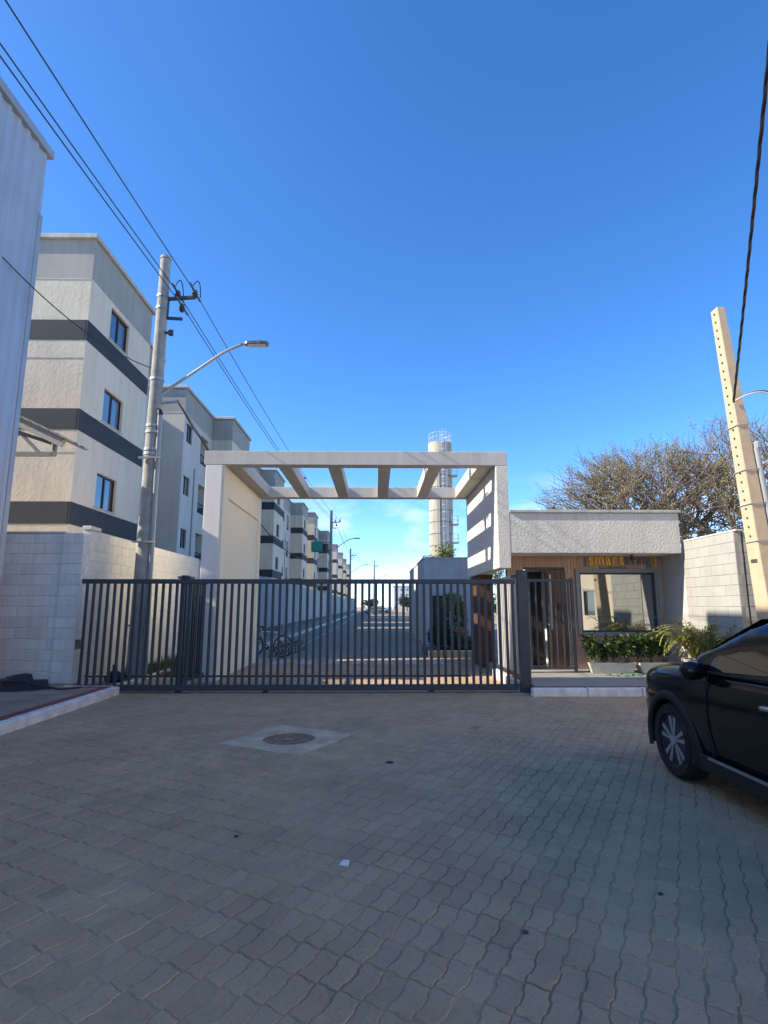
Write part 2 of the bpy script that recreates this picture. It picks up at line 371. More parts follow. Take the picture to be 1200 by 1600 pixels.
def paver_mb(gap):
    o1 = paver_outline(gap); o2 = paver_outline(gap+.007); n = len(o1)
    m = MB()
    vs = [(x-PW/2, y-PL/2, -.05) for x,y in o1]+[(x-PW/2, y-PL/2, -.005) for x,y in o1]+[(x-PW/2, y-PL/2, 0) for x,y in o2]
    fs = [tuple(2*n+i for i in range(n))]
    for i in range(n):
        j = (i+1) % n
        fs += [(i,j,n+j,n+i), (n+i,n+j,2*n+j,2*n+i)]
    m.add(vs, fs); return m
variants = [paver_mb(gp) for gp in (.004, .007, .012)]
pmesh = [v.mesh('paver', 'paver') for v in variants]
ang = -R(29)
cs, sn = math.cos(ang), math.sin(ang)
camp = V(0,0,0)
cells = []
for i in range(-160, 161):
    for j in range(-100, 101):
        u, v_ = i*PW, j*PL
        x = cs*u-sn*v_; y = sn*u+cs*v_
        if y < 1.7 or y > 17.3 or abs(x) > 1.2+y*0.80 or x < -9: continue
        if y > 10.6 and (x < -3.7 or x > 2.75): continue
        if x < -4.62 and y < 10.6: continue
        if y > 9.95 and x > 2.75: continue
        # the manhole slab
        if -1.86 < (x+1.05)*0.83-(y-6.93)*0.0 < 1.86:
            p = ((x+1.03)*0.875-(y-6.93)*0.485, (x+1.03)*0.485+(y-6.93)*0.875)
            if abs(p[0]) < .60 and abs(p[1]) < .60: continue
        cells.append((x*x+y*y, x, y))
cells.sort()
stuff = MB()
near = 0
for d2, x, y in cells:
    vi = rnd.choices((0,1,2), (5,4,2))[0]
    und = noise.noise((x*.45, y*.45, 3.1))*.003+.002
    tz = rnd.gauss(0, .0016)+und; tx = rnd.gauss(0, .007); ty = rnd.gauss(0, .007); rz = ang+rnd.gauss(0, .010)
    jx, jy = rnd.gauss(0, .0016), rnd.gauss(0, .0016)
    inframe = y > 2.15 and abs(x-.03) < y*.66+.55
    if near < 300 and inframe:
        inst('paver', pmesh[vi], drive, (x+jx, y+jy, tz), (tx, ty, rz)); near += 1
    else:
        mt = Matrix.Translation((x+jx, y+jy, tz)) @ Matrix.Rotation(rz, 4, 'Z') @ Matrix.Rotation(tx, 4, 'X') @ Matrix.Rotation(ty, 4, 'Y')
        c_, s2 = math.cos(rz), math.sin(rz)
        stuff.add([(x+jx+c_*a-s2*b, y+jy+s2*a+c_*b, tz+cc+ty*a*-1+tx*b) for a, b, cc in variants[vi].v], variants[vi].f)
po = stuff.build('pavers', 'paver', drive, fix=False); po['kind'] = 'stuff'

# manhole: concrete collar turned 29 degrees with a round iron cover
t = thing('manhole', 'square pale concrete manhole slab with round rusty cover set in the pavers', 'manhole', (-1.03, 6.93, 0))
def rot2(px_, py_, a=-R(29)): return (-1.03+math.cos(a)*px_-math.sin(a)*py_, 6.93+math.sin(a)*px_+math.cos(a)*py_)
mb = MB(); n = 40; S = .56; z = .006
sq = []
for k in range(n):
    a_ = 2*math.pi*k/n; c_, s_ = math.cos(a_), math.sin(a_); q = S/max(abs(c_), abs(s_))
    sq.append((c_*q+rnd.uniform(-.012,.012), s_*q+rnd.uniform(-.012,.012)))
ci = [(math.cos(2*math.pi*k/n)*.31, math.sin(2*math.pi*k/n)*.31) for k in range(n)]
vs_ = [(*rot2(*p), z) for p in sq]+[(*rot2(*p), z) for p in ci]+[(*rot2(*p), -.05) for p in sq]+[(*rot2(*p), -.02) for p in ci]
fs_ = []
for k in range(n):
    j = (k+1) % n
    fs_ += [(k,j,n+j,n+k), (2*n+k,2*n+j,j,k), (n+k,n+j,3*n+j,3*n+k)]
mb.add(vs_, fs_); mb.build('concrete_collar', 'slab', t)
mb = MB(); mb.lathe([(0.30,-.03),(.305,-.004),(.28,0),(.06,.001),(.05,-.004),(0.001,-.004)], 36, (-1.03,6.93,0)); mb.build('cover', 'lid', t, smooth=True)

# left sidewalk with white kerb and red painted strip
mb = MB(); mb.box(-14,-6,-.05,-4.86,10.28,.14); mb.box(-14,10.281,-.05,-5.56,10.9,.139)
lw = struct(mb.build('sidewalk_left', 'walk', loc=(-8,3,0)))
mb = MB(); mb.box(-4.86,-6,-.05,-4.69,10.28,.1395); mb.box(-5.35,10.16,.1405,-4.69,10.28,.146); mb.build('painted_strip', 'red', lw)
for k in range(17):
    y0 = -6+k*.96
    mb = MB(); mb.box(-4.69,y0+.004,-.05,-4.55+rnd.uniform(-.004,.004),min(y0+.952,10.3),.143+rnd.uniform(-.003,.003)); mb.build('kerb_stone', 'kerb', lw, bevel=.018)
mb = MB(); mb.box(-5.55,10.285,-.05,-4.69,10.34,.15); mb.build('edge_strip', 'kerb', lw, bevel=.008)
# right sidewalk before the reception
mb = MB(); mb.box(2.86,10.26,-.05,14,17.0,.135)
rw_ = struct(mb.build('sidewalk_right', 'walk2', loc=(6,12,0)))
mb = MB(); mb.box(2.86,10.13,-.05,14,10.26,.1345); mb.build('painted_strip', 'red', rw_)
x0 = 2.72
while x0 < 12:
    mb = MB(); mb.box(x0+.004,9.98,-.05,x0+.956,10.13,.138+rnd.uniform(-.003,.003)); mb.build('kerb_stone', 'kerb', rw_, bevel=.018); x0 += .96
mb = MB(); mb.box(2.735,10.6,.1355,2.84,12.7,.176); mb.build('painted_strip', 'red', rw_)
for k in range(3):
    mb = MB(); mb.box(2.60,10.55+k*.75,-.05,2.73,11.29+k*.75,.17); mb.build('kerb_stone', 'kerb', rw_, bevel=.015)
# inside: left footway with kerb, lane line, crossing
mb = MB(); mb.box(-6.2,17.45,-.05,-4.35,190,.12)
iw = struct(mb.build('footway_inner', 'walk', loc=(-5,60,0)))
for k in range(60):
    y0 = 17.5+k*2.5
    mb = MB(); mb.box(-4.35,y0,-.05,-4.2,y0+2.48,.125); mb.build('kerb_stone', 'kerb', iw)
mb = MB(); mb.quad((-2.98,18.2,.004),(-2.86,18.2,.004),(-2.86,120,.004),(-2.98,120,.004)); mb.build('lane_line', 'white_mark', street)
mb = MB(); mb.quad((3.1,60,.004),(3.2,60,.004),(3.2,115,.004),(3.1,115,.004)); mb.build('lane_line', 'white_mark', street)
mb = MB(); mb.quad((-4,112,.004),(8,112,.004),(8,113.5,.004),(-4,113.5,.004)); mb.build('stop_line', 'white_mark', street)
for k in range(8):
    x_ = -3.62+k*.73
    mb = MB(); mb.quad((x_,15.35,.010),(x_+.43,15.35,.010),(x_+.43,16.5,.010),(x_,16.5,.010)); mb.build('crossing_bar', 'white_mark', drive)

# grass verge behind the gate on the left
mb = MB(); mb.box(-5.65,10.6,-.05,-3.80,17.45,.03); vg = struct(mb.build('verge', 'ground', loc=(-4.7,14,0)))
mb = MB(); mb.box(-4.9,10.62,-.05,-4.78,13.5,.10); mb.box(-3.80,10.7,-.05,-3.72,11.9,.12); mb.build('kerb_stone', 'kerb', vg)
gm = MB()
for k in range(2600):
    x_ = rnd.uniform(-5.6,-4.2); y_ = rnd.uniform(12.6,17.2); hh = rnd.uniform(.06,.2)*(1.5 if x_ < -5.1 else .8); a_ = rnd.uniform(0,6.3); dx, dy = math.cos(a_)*.012, math.sin(a_)*.012
    bx_, by_ = rnd.uniform(-.06,.06), rnd.uniform(-.06,.06)
    gm.add([(x_-dx,y_-dy,.03),(x_+dx,y_+dy,.03),(x_+bx_,y_+by_,.03+hh)], [(0,1,2)])
tag(gm.build('grass', 'grass', fix=False), 'tufts of green grass at the foot of the cream block wall behind the gate', 'grass', kind='stuff')

# ------------------------------------------------------------------ block walls
BL, BH = 0.40, 0.20
bmb = MB(); bmb.box(-.194,-.07,-.094,.194,.07,.094)
blk = {k: bmb.mesh('block', k, bevel=.007) for k in ('block', 'block_cream', 'block_shaded')}
def block_wall(t, a, b, z0, rows, m, thick=.14, tops=None):
    a = Vector((*a,0)); b = Vector((*b,0)); d = (b-a); Ln = d.length; d.normalize(); nrm = V(-d.y,d.x,0)
    rz = math.atan2(d.y, d.x)
    core = MB(); core.obox((a+b)/2+V(0,0,z0+rows*BH/2-.01), d, nrm, (0,0,1), Ln/2-.006, thick/2-.006, rows*BH/2-.012); core.build('mortar_core', 'mortar_dim' if m == 'block' else 'mortar', t)
    for r in range(rows):
        s0 = 0 if r % 2 == 0 else -BL/2
        while s0 < Ln-.02:
            p0, p1 = max(s0, 0), min(s0+BL, Ln)
            if p1-p0 > .05:
                c = a+d*((p0+p1)/2)+V(0,0,z0+r*BH+BH/2)+nrm*rnd.gauss(0,.0015)
                inst('block', blk[m], t, c, (0,0,rz+rnd.gauss(0,.002)), ((p1-p0-.012)/.388, thick/.14, 1))
            s0 += BL
t = thing('block_wall', 'tall shaded white block wall facing the street beside the black tarp', 'wall', (-7.5,10.8,.14))
block_wall(t, (-9.6,10.80), (-6.02,10.80), .14, 14, 'block_shaded')
block_wall(t, (-6.00,10.76), (-5.60,10.76), .14, 14, 'block_shaded', thick=.24)
mb = MB(); mb.box(-9.6,10.72,2.943,-6.01,10.88,2.975); mb.build('top_mortar', 'mortar', t)
t = thing('block_wall', 'cream block wall running back behind the leftmost utility pole', 'wall', (-5.7,14,0))
block_wall(t, (-5.70,10.90), (-5.70,17.7), .03, 15, 'block_cream')
mb = MB(); mb.box(-5.79,10.89,3.033,-5.61,11.3,3.11); mb.build('top_step', 'block_cream', t, bevel=.01)
t = thing('block_wall', 'bright sunlit white block wall at the right of the reception', 'wall', (6.75,11,.135))
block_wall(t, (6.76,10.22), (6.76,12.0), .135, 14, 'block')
mb = MB(); mb.box(6.69,10.15,2.938,6.83,12.0,2.965); mb.build('top_mortar', 'mortar', t)
t = thing('block_wall', 'shaded white block wall facing the street behind the tan concrete pole', 'wall', (8.2,10.3,.135))
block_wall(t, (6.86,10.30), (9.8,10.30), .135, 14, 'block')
# long boundary wall inside, plastered panels between pilasters
t = thing('boundary_wall', 'long pale plastered boundary wall along the inner street', 'wall', (-5.95,60,0))
y0 = 17.8; k = 0
while y0 < 150:
    y1 = y0+6.0
    mb = MB(); mb.box(-6.05,y0+.26,.12,-5.90,y1,3.05); mb.build('panel', 'bluewall', t)
    mb = MB(); mb.box(-6.08,y0,.12,-5.86,y0+.25,3.10); mb.build('pilaster', 'bluewall', t)
    mb = MB(); mb.box(-5.895,y0+.26,.12,-5.875,y1,.42); mb.build('plinth', 'plinth', t)
    y0 = y1+.005
# ------------------------------------------------------------------ corrugated warehouse
XC, YC, ZC = -6.19, 9.2, 9.86
t = thing('warehouse', 'tall pale blue corrugated metal warehouse at the left edge', 'building', (-10,2,0))
def corr_profile(w_, pitch=.25):
    pts = []; s_ = 0
    while s_ < w_-1e-6:
        for du, h in ((0,0),(.10,0),(.14,.035),(.21,.035)):
            pts.append((s_+du, h))
        s_ += pitch
    pts.append((w_, 0)); return pts
pr = corr_profile(1.0); mb = MB()
nn = len(pr); mb.add([(h, s_, 0) for s_, h in pr]+[(h, s_, ZC) for s_, h in pr], [(i,i+1,nn+i+1,nn+i) for i in range(nn-1)])
sheet = mb.mesh('wall_sheet', 'corr', fix=False)
for k in range(17): inst('wall_sheet', sheet, t, (XC+(.0 if k % 2 else .004), YC-1.0-k*1.0, 0))
mb = MB(); mb.add([(s_, 0, 0) for s_ in ()], []) if False else None
pr = corr_profile(1.0); mb = MB(); mb.add([(s_, h, 0) for s_, h in pr]+[(s_, h, ZC) for s_, h in pr], [(i,i+1,nn+i+1,nn+i) for i in range(nn-1)])
endm = mb.mesh('end_sheet', 'corr', fix=False)
for k in range(12): inst('end_sheet', endm, t, (XC-1.0-k, YC-.03, 0))
mb = MB(); mb.box(XC-.10,YC-.10,0,XC+.05,YC+.015,8.6); mb.build('corner_flashing', 'corr_edge', t)
mb = MB(); mb.box(XC-.08,YC-17.2,ZC-.02,XC+.10,YC+.08,ZC+.14); mb.build('roof_flashing', 'corr_edge', t, bevel=.01)
mb = MB(); mb.box(XC-12,YC-17,ZC-.3,XC-.08,YC-.05,ZC+.02); mb.build('roof', 'corr_edge', t)
mb = MB(); mb.box(XC-12,YC-17.05,0,XC-.01,YC-16.9,ZC-.3); mb.box(XC-12,YC-17,0,XC-11.9,YC-.1,ZC-.3); mb.build('back_wall', 'corr', t)
for k in range(30):
    mb = MB()
# canopy roof over the yard
CY = 11.2
t = thing('canopy_roof', 'small corrugated lean-to roof on a steel truss below the warehouse wall', 'canopy', (-7.6,CY,3))
def cz(x): return 4.80+(-6.28-x)*.47
mb = MB(); n = 8
for i in range(n):
    y_ = CY-.1+i*.085; z_ = .03*math.sin(i*2.2)
    mb.v += [(-6.22,y_,cz(-6.22)+z_+.10),(-9.6,y_,cz(-9.6)+z_+.10)]
mb.f += [(2*i,2*i+1,2*i+3,2*i+2) for i in range(n-1)]
mb2 = MB(); mb2.v = mb.v+[(x,y,z-.02) for x,y,z in mb.v]; k = len(mb.v); mb2.f = mb.f+[tuple(q+k for q in f) for f in mb.f]
mb2.f += [(0,1,k+1,k)]
mb2.build('roof_sheet', 'roofsheet', t)
for i in range(14):
    x_ = -6.35-i*.19
    mb = MB(); mb.bar((x_,CY-.16,cz(x_)+.10),(x_-.20,CY-.16,cz(x_-.20)+.115),.05,.035); mb.build('tile_edge', 'roofsheet', t)
mb = MB(); mb.bar((-6.48,CY-.05,cz(-6.48)-.03),(-9.4,CY-.05,cz(-9.4)-.03),.10,.17); mb.build('rafter', 'beamcream', t)
mb = MB(); mb.bar((-6.75,CY+.05,4.66),(-9.4,CY+.05,4.66),.06,.09); mb.bar((-6.70,CY+.05,4.62),(-6.70,CY+.05,4.90),.06,.07); mb.build('bottom_chord', 'steelgrey', t)
mb = MB(); mb.bar((-6.78,CY+.05,4.90),(-9.2,CY+.05,5.70),.06,.07); mb.build('top_chord', 'steelgrey', t)
for (xa,za,xb,zb) in ((-7.0,4.68,-7.45,5.12),(-7.45,5.12,-8.1,4.68),(-8.1,4.68,-8.6,5.5)):
    mb = MB(); mb.bar((xa,CY+.05,za),(xb,CY+.05,zb),.05,.06); mb.build('web_bar', 'steelgrey', t)

# ------------------------------------------------------------------ apartment blocks
ZR = 12.72
BANDS = [(9.40,10.04),(6.61,7.25),(3.84,4.48)]
ZT = 11.40
def facade(mb, side, c, u0, u1, z0, z1, holes, depth=.16):
    """a wall face with real openings. side 'x': plane x=c facing +x, u=y ; side 'y': plane y=c facing -y, u=x"""
    us = sorted({u0,u1,*[h[0] for h in holes],*[h[1] for h in holes]}); zs = sorted({z0,z1,*[h[2] for h in holes],*[h[3] for h in holes]})
    def P(u, z, d=0): return (c-d, u, z) if side == 'x' else (u, c+d, z)
    for i in range(len(us)-1):
        for j in range(len(zs)-1):
            um, zm = (us[i]+us[i+1])/2, (zs[j]+zs[j+1])/2
            if any(h[0] < um < h[1] and h[2] < zm < h[3] for h in holes): continue
            q = [P(us[i],zs[j]),P(us[i+1],zs[j]),P(us[i+1],zs[j+1]),P(us[i],zs[j+1])]
            mb.quad(*q)
    for (a,b,e_,f) in holes:
        mb.quad(P(a,e_),P(a,e_,depth),P(a,f,depth),P(a,f)); mb.quad(P(b,e_),P(b,f),P(b,f,depth),P(b,e_,depth))
        mb.quad(P(a,f),P(a,f,depth),P(b,f,depth),P(b,f)); mb.quad(P(a,e_),P(b,e_),P(b,e_,depth),P(a,e_,depth))
def window(t, xf, ya, yb, za, zb, detail=True, tilt=0):
    d = .10; fr = .045
    mb = MB()
    mb.box(xf-d-.03,ya,za,xf-d+.02,ya+fr,zb); mb.box(xf-d-.03,yb-fr,za,xf-d+.02,yb,zb)
    mb.box(xf-d-.03,ya+fr,za,xf-d+.02,yb-fr,za+fr); mb.box(xf-d-.03,ya+fr,zb-fr,xf-d+.02,yb-fr,zb)
    ym = (ya+yb)/2; mb.box(xf-d-.03,ym-.03,za+fr,xf-d+.03,ym+.03,zb-fr)
    wnd = mb.build('window', 'blackmetal', t)
    for a,b,dd in ((ya+fr,ym-.03,0),(ym+.03,yb-fr,.012)):
        p = MB(); p.quad((xf-d-.005-dd,a,za+fr),(xf-d-.005-dd,b,za+fr),(xf-d-.005-dd,b,zb-fr),(xf-d-.005-dd,a,zb-fr)); p.build('pane', rnd.choice(('winglass','winglass','winglass_b','winglass_c')), wnd, fix=False)
    if detail:
        s_ = MB(); s_.box(xf-d,ya-.05,za-.045,xf+.035,yb+.05,za+.0); s_.build('sill', 'coping', t)
def apartment(label, bay, rec, XP=-8.70, XR=-9.90, deep=-20.0, near=False, white=False, wing=None, zr=ZR):
    """bay=(y0,y1) projecting bay; rec=(y0,y1) recessed part or None"""
    ys = [bay[0], bay[1]]+(list(rec) if rec else [])
    t = thing('apartment_building', label, 'building', ((XP+deep)/2, (min(ys)+max(ys))/2, 0), 'apartment blocks behind the boundary wall')
    y0, y1 = bay; wm = 'offwhite' if white else 'cream'
    W = y1-y0; wy0, wy1 = y0+W*.30, y0+W*.30+1.32
    holes = [(wy0,wy1,zb+.10,zb+1.18) for za,zb in BANDS]+[(wy0,wy1,1.85,2.9)]
    mb = MB(); facade(mb, 'x', XP, y0, y1, 0, ZT, holes)
    mb.quad((XP,y1,0),(deep,y1,0),(deep,y1,ZT),(XP,y1,ZT))
    mb.build('side_wall', wm, t, fix=False)
    mb = MB(); mb.quad((deep,y0,0),(XP,y0,0),(XP,y0,ZT),(deep,y0,ZT)); mb.build('end_wall', 'cream_rough' if not white else 'offwhite_rough', t, fix=False)
    mb = MB(); mb.box(deep,y0+.02,ZT,XP-.004,y1-.004,zr); mb.build('parapet', 'topgrey', t)
    mb = MB(); mb.box(deep-.1,y0-.10,zr,XP+.10,y1+.10,zr+.15); mb.build('coping', 'coping', t, bevel=.015)
    if near:
        for zz in (ZT, 8.85, 5.95):
            mb = MB(); mb.box(deep,y0-.012,zz-.035,XP-.002,y0+.01,zz); mb.build('joint_line', 'coping', t)
    for za,zb in BANDS:
        mb = MB(); mb.box(XP-.05,y0-.008,za,XP+.012,y1+.006,zb); mb.box(deep,y0-.012,za,XP-.05,y0+.03,zb); mb.build('grey_band', 'bandgrey', t)
    for (a,b,e_,f) in holes[:3]: window(t, XP, a, b, e_, f, near)
    if not near: window(t, XP, *holes[3], False)
    if rec:
        r0, r1 = rec; WR = r1-r0; first = r0 < y0
        hs_ = []
        wins = []; logs = []
        for zb in (1.85, 4.46, 7.2, 10.0):
            if first: a = r0+.35; la = r0+2.75
            else: a = r1-1.35; la = r0+.4
            wins.append((a, a+.95, zb, zb+.98))
            if WR > 4.2: logs.append((la, la+1.35, zb-.55, zb+1.05))
        mb = MB(); facade(mb, 'x', XR, r0, r1, 0, ZT, wins+logs, .2)
        for yy in (r0, r1): mb.quad((XR,yy,0),(deep,yy,0),(deep,yy,ZT),(XR,yy,ZT))
        mb.build('recessed_wall', 'offwhite', t, fix=False)
        e1 = r0-.0; e2 = r1-.006
        mb = MB(); mb.box(deep,e1+.02,ZT,XR-.004,e2,zr-.004); mb.build('parapet', 'topgrey', t)
        mb = MB(); mb.box(deep-.1,r0-(.10 if first else -.11),zr,XR+.10,r1+(.10 if not first else -.11),zr+.146); mb.build('coping', 'coping', t, bevel=.015)
        mb = MB(); mb.box(deep,r0-.012,ZT-.04,XR+.015,r1-.01,ZT+.04); mb.build('string_course', 'coping', t)
        for wv in wins: window(t, XR, *wv, False)
        for (a,b,e_,f) in logs:
            mb = MB(); mb.quad((XR-.9,a-.2,e_-.1),(XR-.9,b+.2,e_-.1),(XR-.9,b+.2,f+.1),(XR-.9,a-.2,f+.1))
            mb.quad((XR-.2,a,e_),(XR-.9,a,e_),(XR-.9,a,f),(XR-.2,a,f)); mb.quad((XR-.2,b,e_),(XR-.9,b,e_),(XR-.9,b,f),(XR-.2,b,f))
            mb.quad((XR-.2,a,f),(XR-.9,a,f),(XR-.9,b,f),(XR-.2,b,f)); mb.quad((XR-.2,a,e_),(XR-.9,a,e_),(XR-.9,b,e_),(XR-.2,b,e_))
            mb.build('loggia', 'offwhite', t, fix=False)
            mb = MB(); mb.box(XR-.06,a,e_+.52,XR-.02,b,e_+.57); mb.build('rail', 'blackmetal', t)
            mb = MB(); mb.box(XR-.045,a+.01,e_,XR-.035,b-.01,e_+.52); mb.build('glass_panel', 'winglass', t)
        mb = MB(); ym = r0+1.9 if first else r1-1.8; mb.tube([(XR+.04,ym,.2),(XR+.04,ym,8.9)], .035, 6); mb.build('downpipe', 'conduit', t)
    if wing:
        mb = MB(); mb.box(*wing); mb.build('wing', 'cream', t)
    return t
apartment('nearest apartment block, cream with dark grey bands, beside the warehouse', (15.60,20.05), (20.05,24.3), near=True)
apartment('light grey apartment block with loggias just left of the gate portal', (32.35,36.8), (27.5,32.35), white=False)
apartment('third apartment block along the street, seen through the pergola openings', (45.2,49.7), (40.9,45.2), XP=-8.45, XR=-9.7)
apartment('fourth apartment block along the street, first of two close bays past the pergola', (60.3,64.6), (54.8,60.3), XP=-8.1, XR=-9.4)
apartment('fifth apartment block along the street, second of two close bays past the pergola', (66.7,71.0), (71.0,75.5), XP=-7.6, XR=-8.9)
apartment('sixth apartment block along the street, behind the green netted box', (83.5,88.0), (79.0,83.5), XP=-7.4, XR=-8.7)
apartment('seventh apartment block along the street, right behind the second utility pole', (102,106.4), None, XP=-7.35)
apartment('eighth apartment block, third last of the row toward the far end', (118,122.4), (122.4,127), XP=-7.35, XR=-8.6)
apartment('ninth apartment block, last but one of the far row', (134,138.4), None, XP=-7.45)
apartment('farthest and smallest apartment block at the end of the row', (152,156.4), None, XP=-7.45)
# unseen block added to stop sunlight between the first two blocks, set far back
mb = MB(); mb.box(-19.5,24.31,0,-13.0,27.49,12.4)
tag(mb.build('sun_blocker', 'cream'), 'unseen cream block added to stop sunlight between the two nearest apartment blocks', 'building')

# unseen house added across the street to throw sunlight back into the shaded street
t = thing('sun_bounce_house', 'unseen two storey cream house added across the street to bounce sunlight', 'house', (15,0,0))
HX = 10.6
hh_ = [(y_,y_+1.4,z_,z_+1.2) for y_ in (-14.5,-10.5,-6.5,-2.5,1.5,5.2) for z_ in (1.1,4.3)]
mb = MB(); us_ = sorted({-17,8.6,*[q for h in hh_ for q in h[:2]]}); zz_ = sorted({0,7.4,*[q for h in hh_ for q in h[2:]]})
for i in range(len(us_)-1):
    for j in range(len(zz_)-1):
        um, zm = (us_[i]+us_[i+1])/2, (zz_[j]+zz_[j+1])/2
        if not any(h[0] < um < h[1] and h[2] < zm < h[3] for h in hh_): mb.quad((HX,us_[i],zz_[j]),(HX,us_[i+1],zz_[j]),(HX,us_[i+1],zz_[j+1]),(HX,us_[i],zz_[j+1]))
mb.quad((HX,8.6,0),(HX+9,8.6,0),(HX+9,8.6,7.4),(HX,8.6,7.4)); mb.quad((HX,-17,0),(HX+9,-17,0),(HX+9,-17,7.4),(HX,-17,7.4)); mb.quad((HX+9,-17,0),(HX+9,8.6,0),(HX+9,8.6,7.4),(HX+9,-17,7.4))
mb.build('wall', 'cream', t, fix=False)
mb = MB(); mb.box(HX-.3,-17.3,7.4,HX+9.3,8.9,7.6); mb.build('roof', 'coping', t)
for h in hh_:
    mb = MB(); mb.box(HX+.10,h[0],h[2],HX+.14,h[1],h[3]); mb.build('window', 'winglass', t)
mb = MB(); mb.box(8.6,-17,-.05,HX,8.6,.13); struct(mb.build('sidewalk_far_right', 'walk2', loc=(9.6,-4,0)))

# ------------------------------------------------------------------ entrance portal
YF, YB = 11.92, 15.95
PXL, PXR = -3.40, 2.63
t = thing('entrance_portal', 'white entrance portal with pergola beams over the gateway', 'gateway', (0,13.9,0))
mb = MB(); mb.box(-3.76,YF+.004,0,PXL,YB,4.63); mb.build('left_pillar', 'portal', t, bevel=.008)
# raised cream frame on the inner face with a sunken panel
mb = MB()
mb.box(PXL+.002,YF+.02,0,PXL+.05,YF+.42,4.625); mb.box(PXL+.002,YB-.30,0,PXL+.05,YB-.01,4.625); mb.box(PXL+.002,YF+.42,3.95,PXL+.05,YB-.30,4.625)
mb.build('raised_frame', 'portal_cream', t)
mb = MB(); mb.box(PXL+.002,YF+.425,0,PXL+.012,YB-.305,3.945); mb.build('sunken_panel', 'portal_cream', t)
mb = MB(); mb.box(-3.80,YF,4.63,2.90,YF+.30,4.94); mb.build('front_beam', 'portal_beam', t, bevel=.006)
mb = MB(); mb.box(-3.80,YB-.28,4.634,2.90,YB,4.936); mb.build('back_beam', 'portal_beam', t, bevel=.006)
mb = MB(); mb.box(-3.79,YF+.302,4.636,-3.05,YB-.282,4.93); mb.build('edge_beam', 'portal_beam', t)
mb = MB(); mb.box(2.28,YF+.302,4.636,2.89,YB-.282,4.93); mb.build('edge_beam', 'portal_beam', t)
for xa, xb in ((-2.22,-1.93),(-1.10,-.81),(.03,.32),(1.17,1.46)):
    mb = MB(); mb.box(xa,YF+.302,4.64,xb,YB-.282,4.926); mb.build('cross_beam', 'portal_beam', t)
mb = MB(); mb.box(PXR,YF+.006,2.36,2.895,YB-.002,4.628); mb.build('right_wall', 'portal', t, bevel=.006)
mb = MB(); mb.box(PXR+.02,YF-.012,2.36,2.897,YF+.004,4.60); mb.build('stucco_face', 'stucco', t)
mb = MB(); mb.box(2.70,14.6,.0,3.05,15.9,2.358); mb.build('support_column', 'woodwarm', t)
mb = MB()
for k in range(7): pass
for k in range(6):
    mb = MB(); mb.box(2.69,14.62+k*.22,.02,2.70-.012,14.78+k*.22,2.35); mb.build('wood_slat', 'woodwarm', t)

# ------------------------------------------------------------------ reception
t = thing('reception_building', 'small gatehouse reception with stucco fascia and wood clad front', 'building', (5,14,.135))
RX0, RX1, RY = 3.05, 6.95, 13.0
mb = MB(); mb.box(2.90,YF-.008,2.68,6.62,YF+.14,3.56); mb.build('fascia', 'stucco', t, bevel=.01)
mb = MB(); mb.box(2.90,YF-.05,3.562,6.66,16.8,3.625); mb.build('roof_coping', 'coping', t, bevel=.008)
mb = MB(); mb.box(2.90,YF+.142,2.70,6.69,RY+.0,2.745); mb.build('soffit', 'portal', t)
mb = MB(); mb.box(2.9,RY+.002,2.75,6.95,16.6,3.55); mb.build('upper_wall', 'portal', t)
mb = MB(); mb.box(6.70,12.01,.135,6.95,16.6,2.745); mb.build('right_side_wall', 'greyplaster', t)
# wood cladding boards around the window and door
WX0, WX1, WZ0, WZ1 = 4.74, 6.50, .96, 2.32
DX0, DX1, DZ = 3.42, 4.44, 2.40
bw = .075; x_ = 3.06; brd = {}
while x_ < 6.69:
    xm = x_+bw/2; segs = [(.14,2.695)]
    if WX0-.01 < xm < WX1+.01: segs = [(.14,WZ0-.002),(WZ1+.002,2.695)]
    if DX0 < xm < DX1: segs = [(DZ+.05,2.695)]
    for za, zb in segs:
        key = round(zb-za,3)
        if key not in brd:
            q = MB(); q.box(0,-.012,0,bw-.005,.0,key); brd[key] = q.mesh('board', 'wood', bevel=.003)
        inst('board', brd[key], t, (x_, RY, za))
    x_ += bw
mb = MB()
mb.box(3.05,RY+.001,.135,DX0,RY+.12,2.74); mb.box(DX1,RY+.001,.135,WX0,RY+.12,2.74); mb.box(WX1,RY+.001,.135,6.70,RY+.12,2.74)
mb.box(WX0,RY+.001,.135,WX1,RY+.12,WZ0); mb.box(WX0,RY+.001,WZ1,WX1,RY+.12,2.74); mb.box(DX0,RY+.001,DZ,DX1,RY+.12,2.74)
mb.build('front_wall', 'wooddark', t)
# window: granite surround, black frame, one big pane
mb = MB(); gw = .085
mb.box(WX0-gw,RY-.06,WZ0-gw,WX0,RY+.05,WZ1+gw); mb.box(WX1,RY-.06,WZ0-gw,WX1+gw,RY+.05,WZ1+gw); mb.box(WX0,RY-.06,WZ1,WX1,RY+.05,WZ1+gw); mb.box(WX0,RY-.075,WZ0-gw,WX1,RY+.05,WZ0)
wn = mb.build('window', 'granite', t)
mb = MB(); f_ = .04
mb.box(WX0+.002,RY-.01,WZ0+.002,WX0+f_,RY+.05,WZ1-.002); mb.box(WX1-f_,RY-.01,WZ0+.002,WX1-.002,RY+.05,WZ1-.002); mb.box(WX0+f_,RY-.01,WZ1-f_,WX1-f_,RY+.05,WZ1-.002); mb.box(WX0+f_,RY-.01,WZ0+.002,WX1-f_,RY+.05,WZ0+f_)
mb.build('frame', 'blackmetal', wn)
mb = MB(); mb.quad((WX0+f_,RY+.02,WZ0+f_),(WX1-f_,RY+.02,WZ0+f_),(WX1-f_,RY+.02,WZ1-f_),(WX0+f_,RY+.02,WZ1-f_)); mb.build('pane', 'shopglass', wn, fix=False)
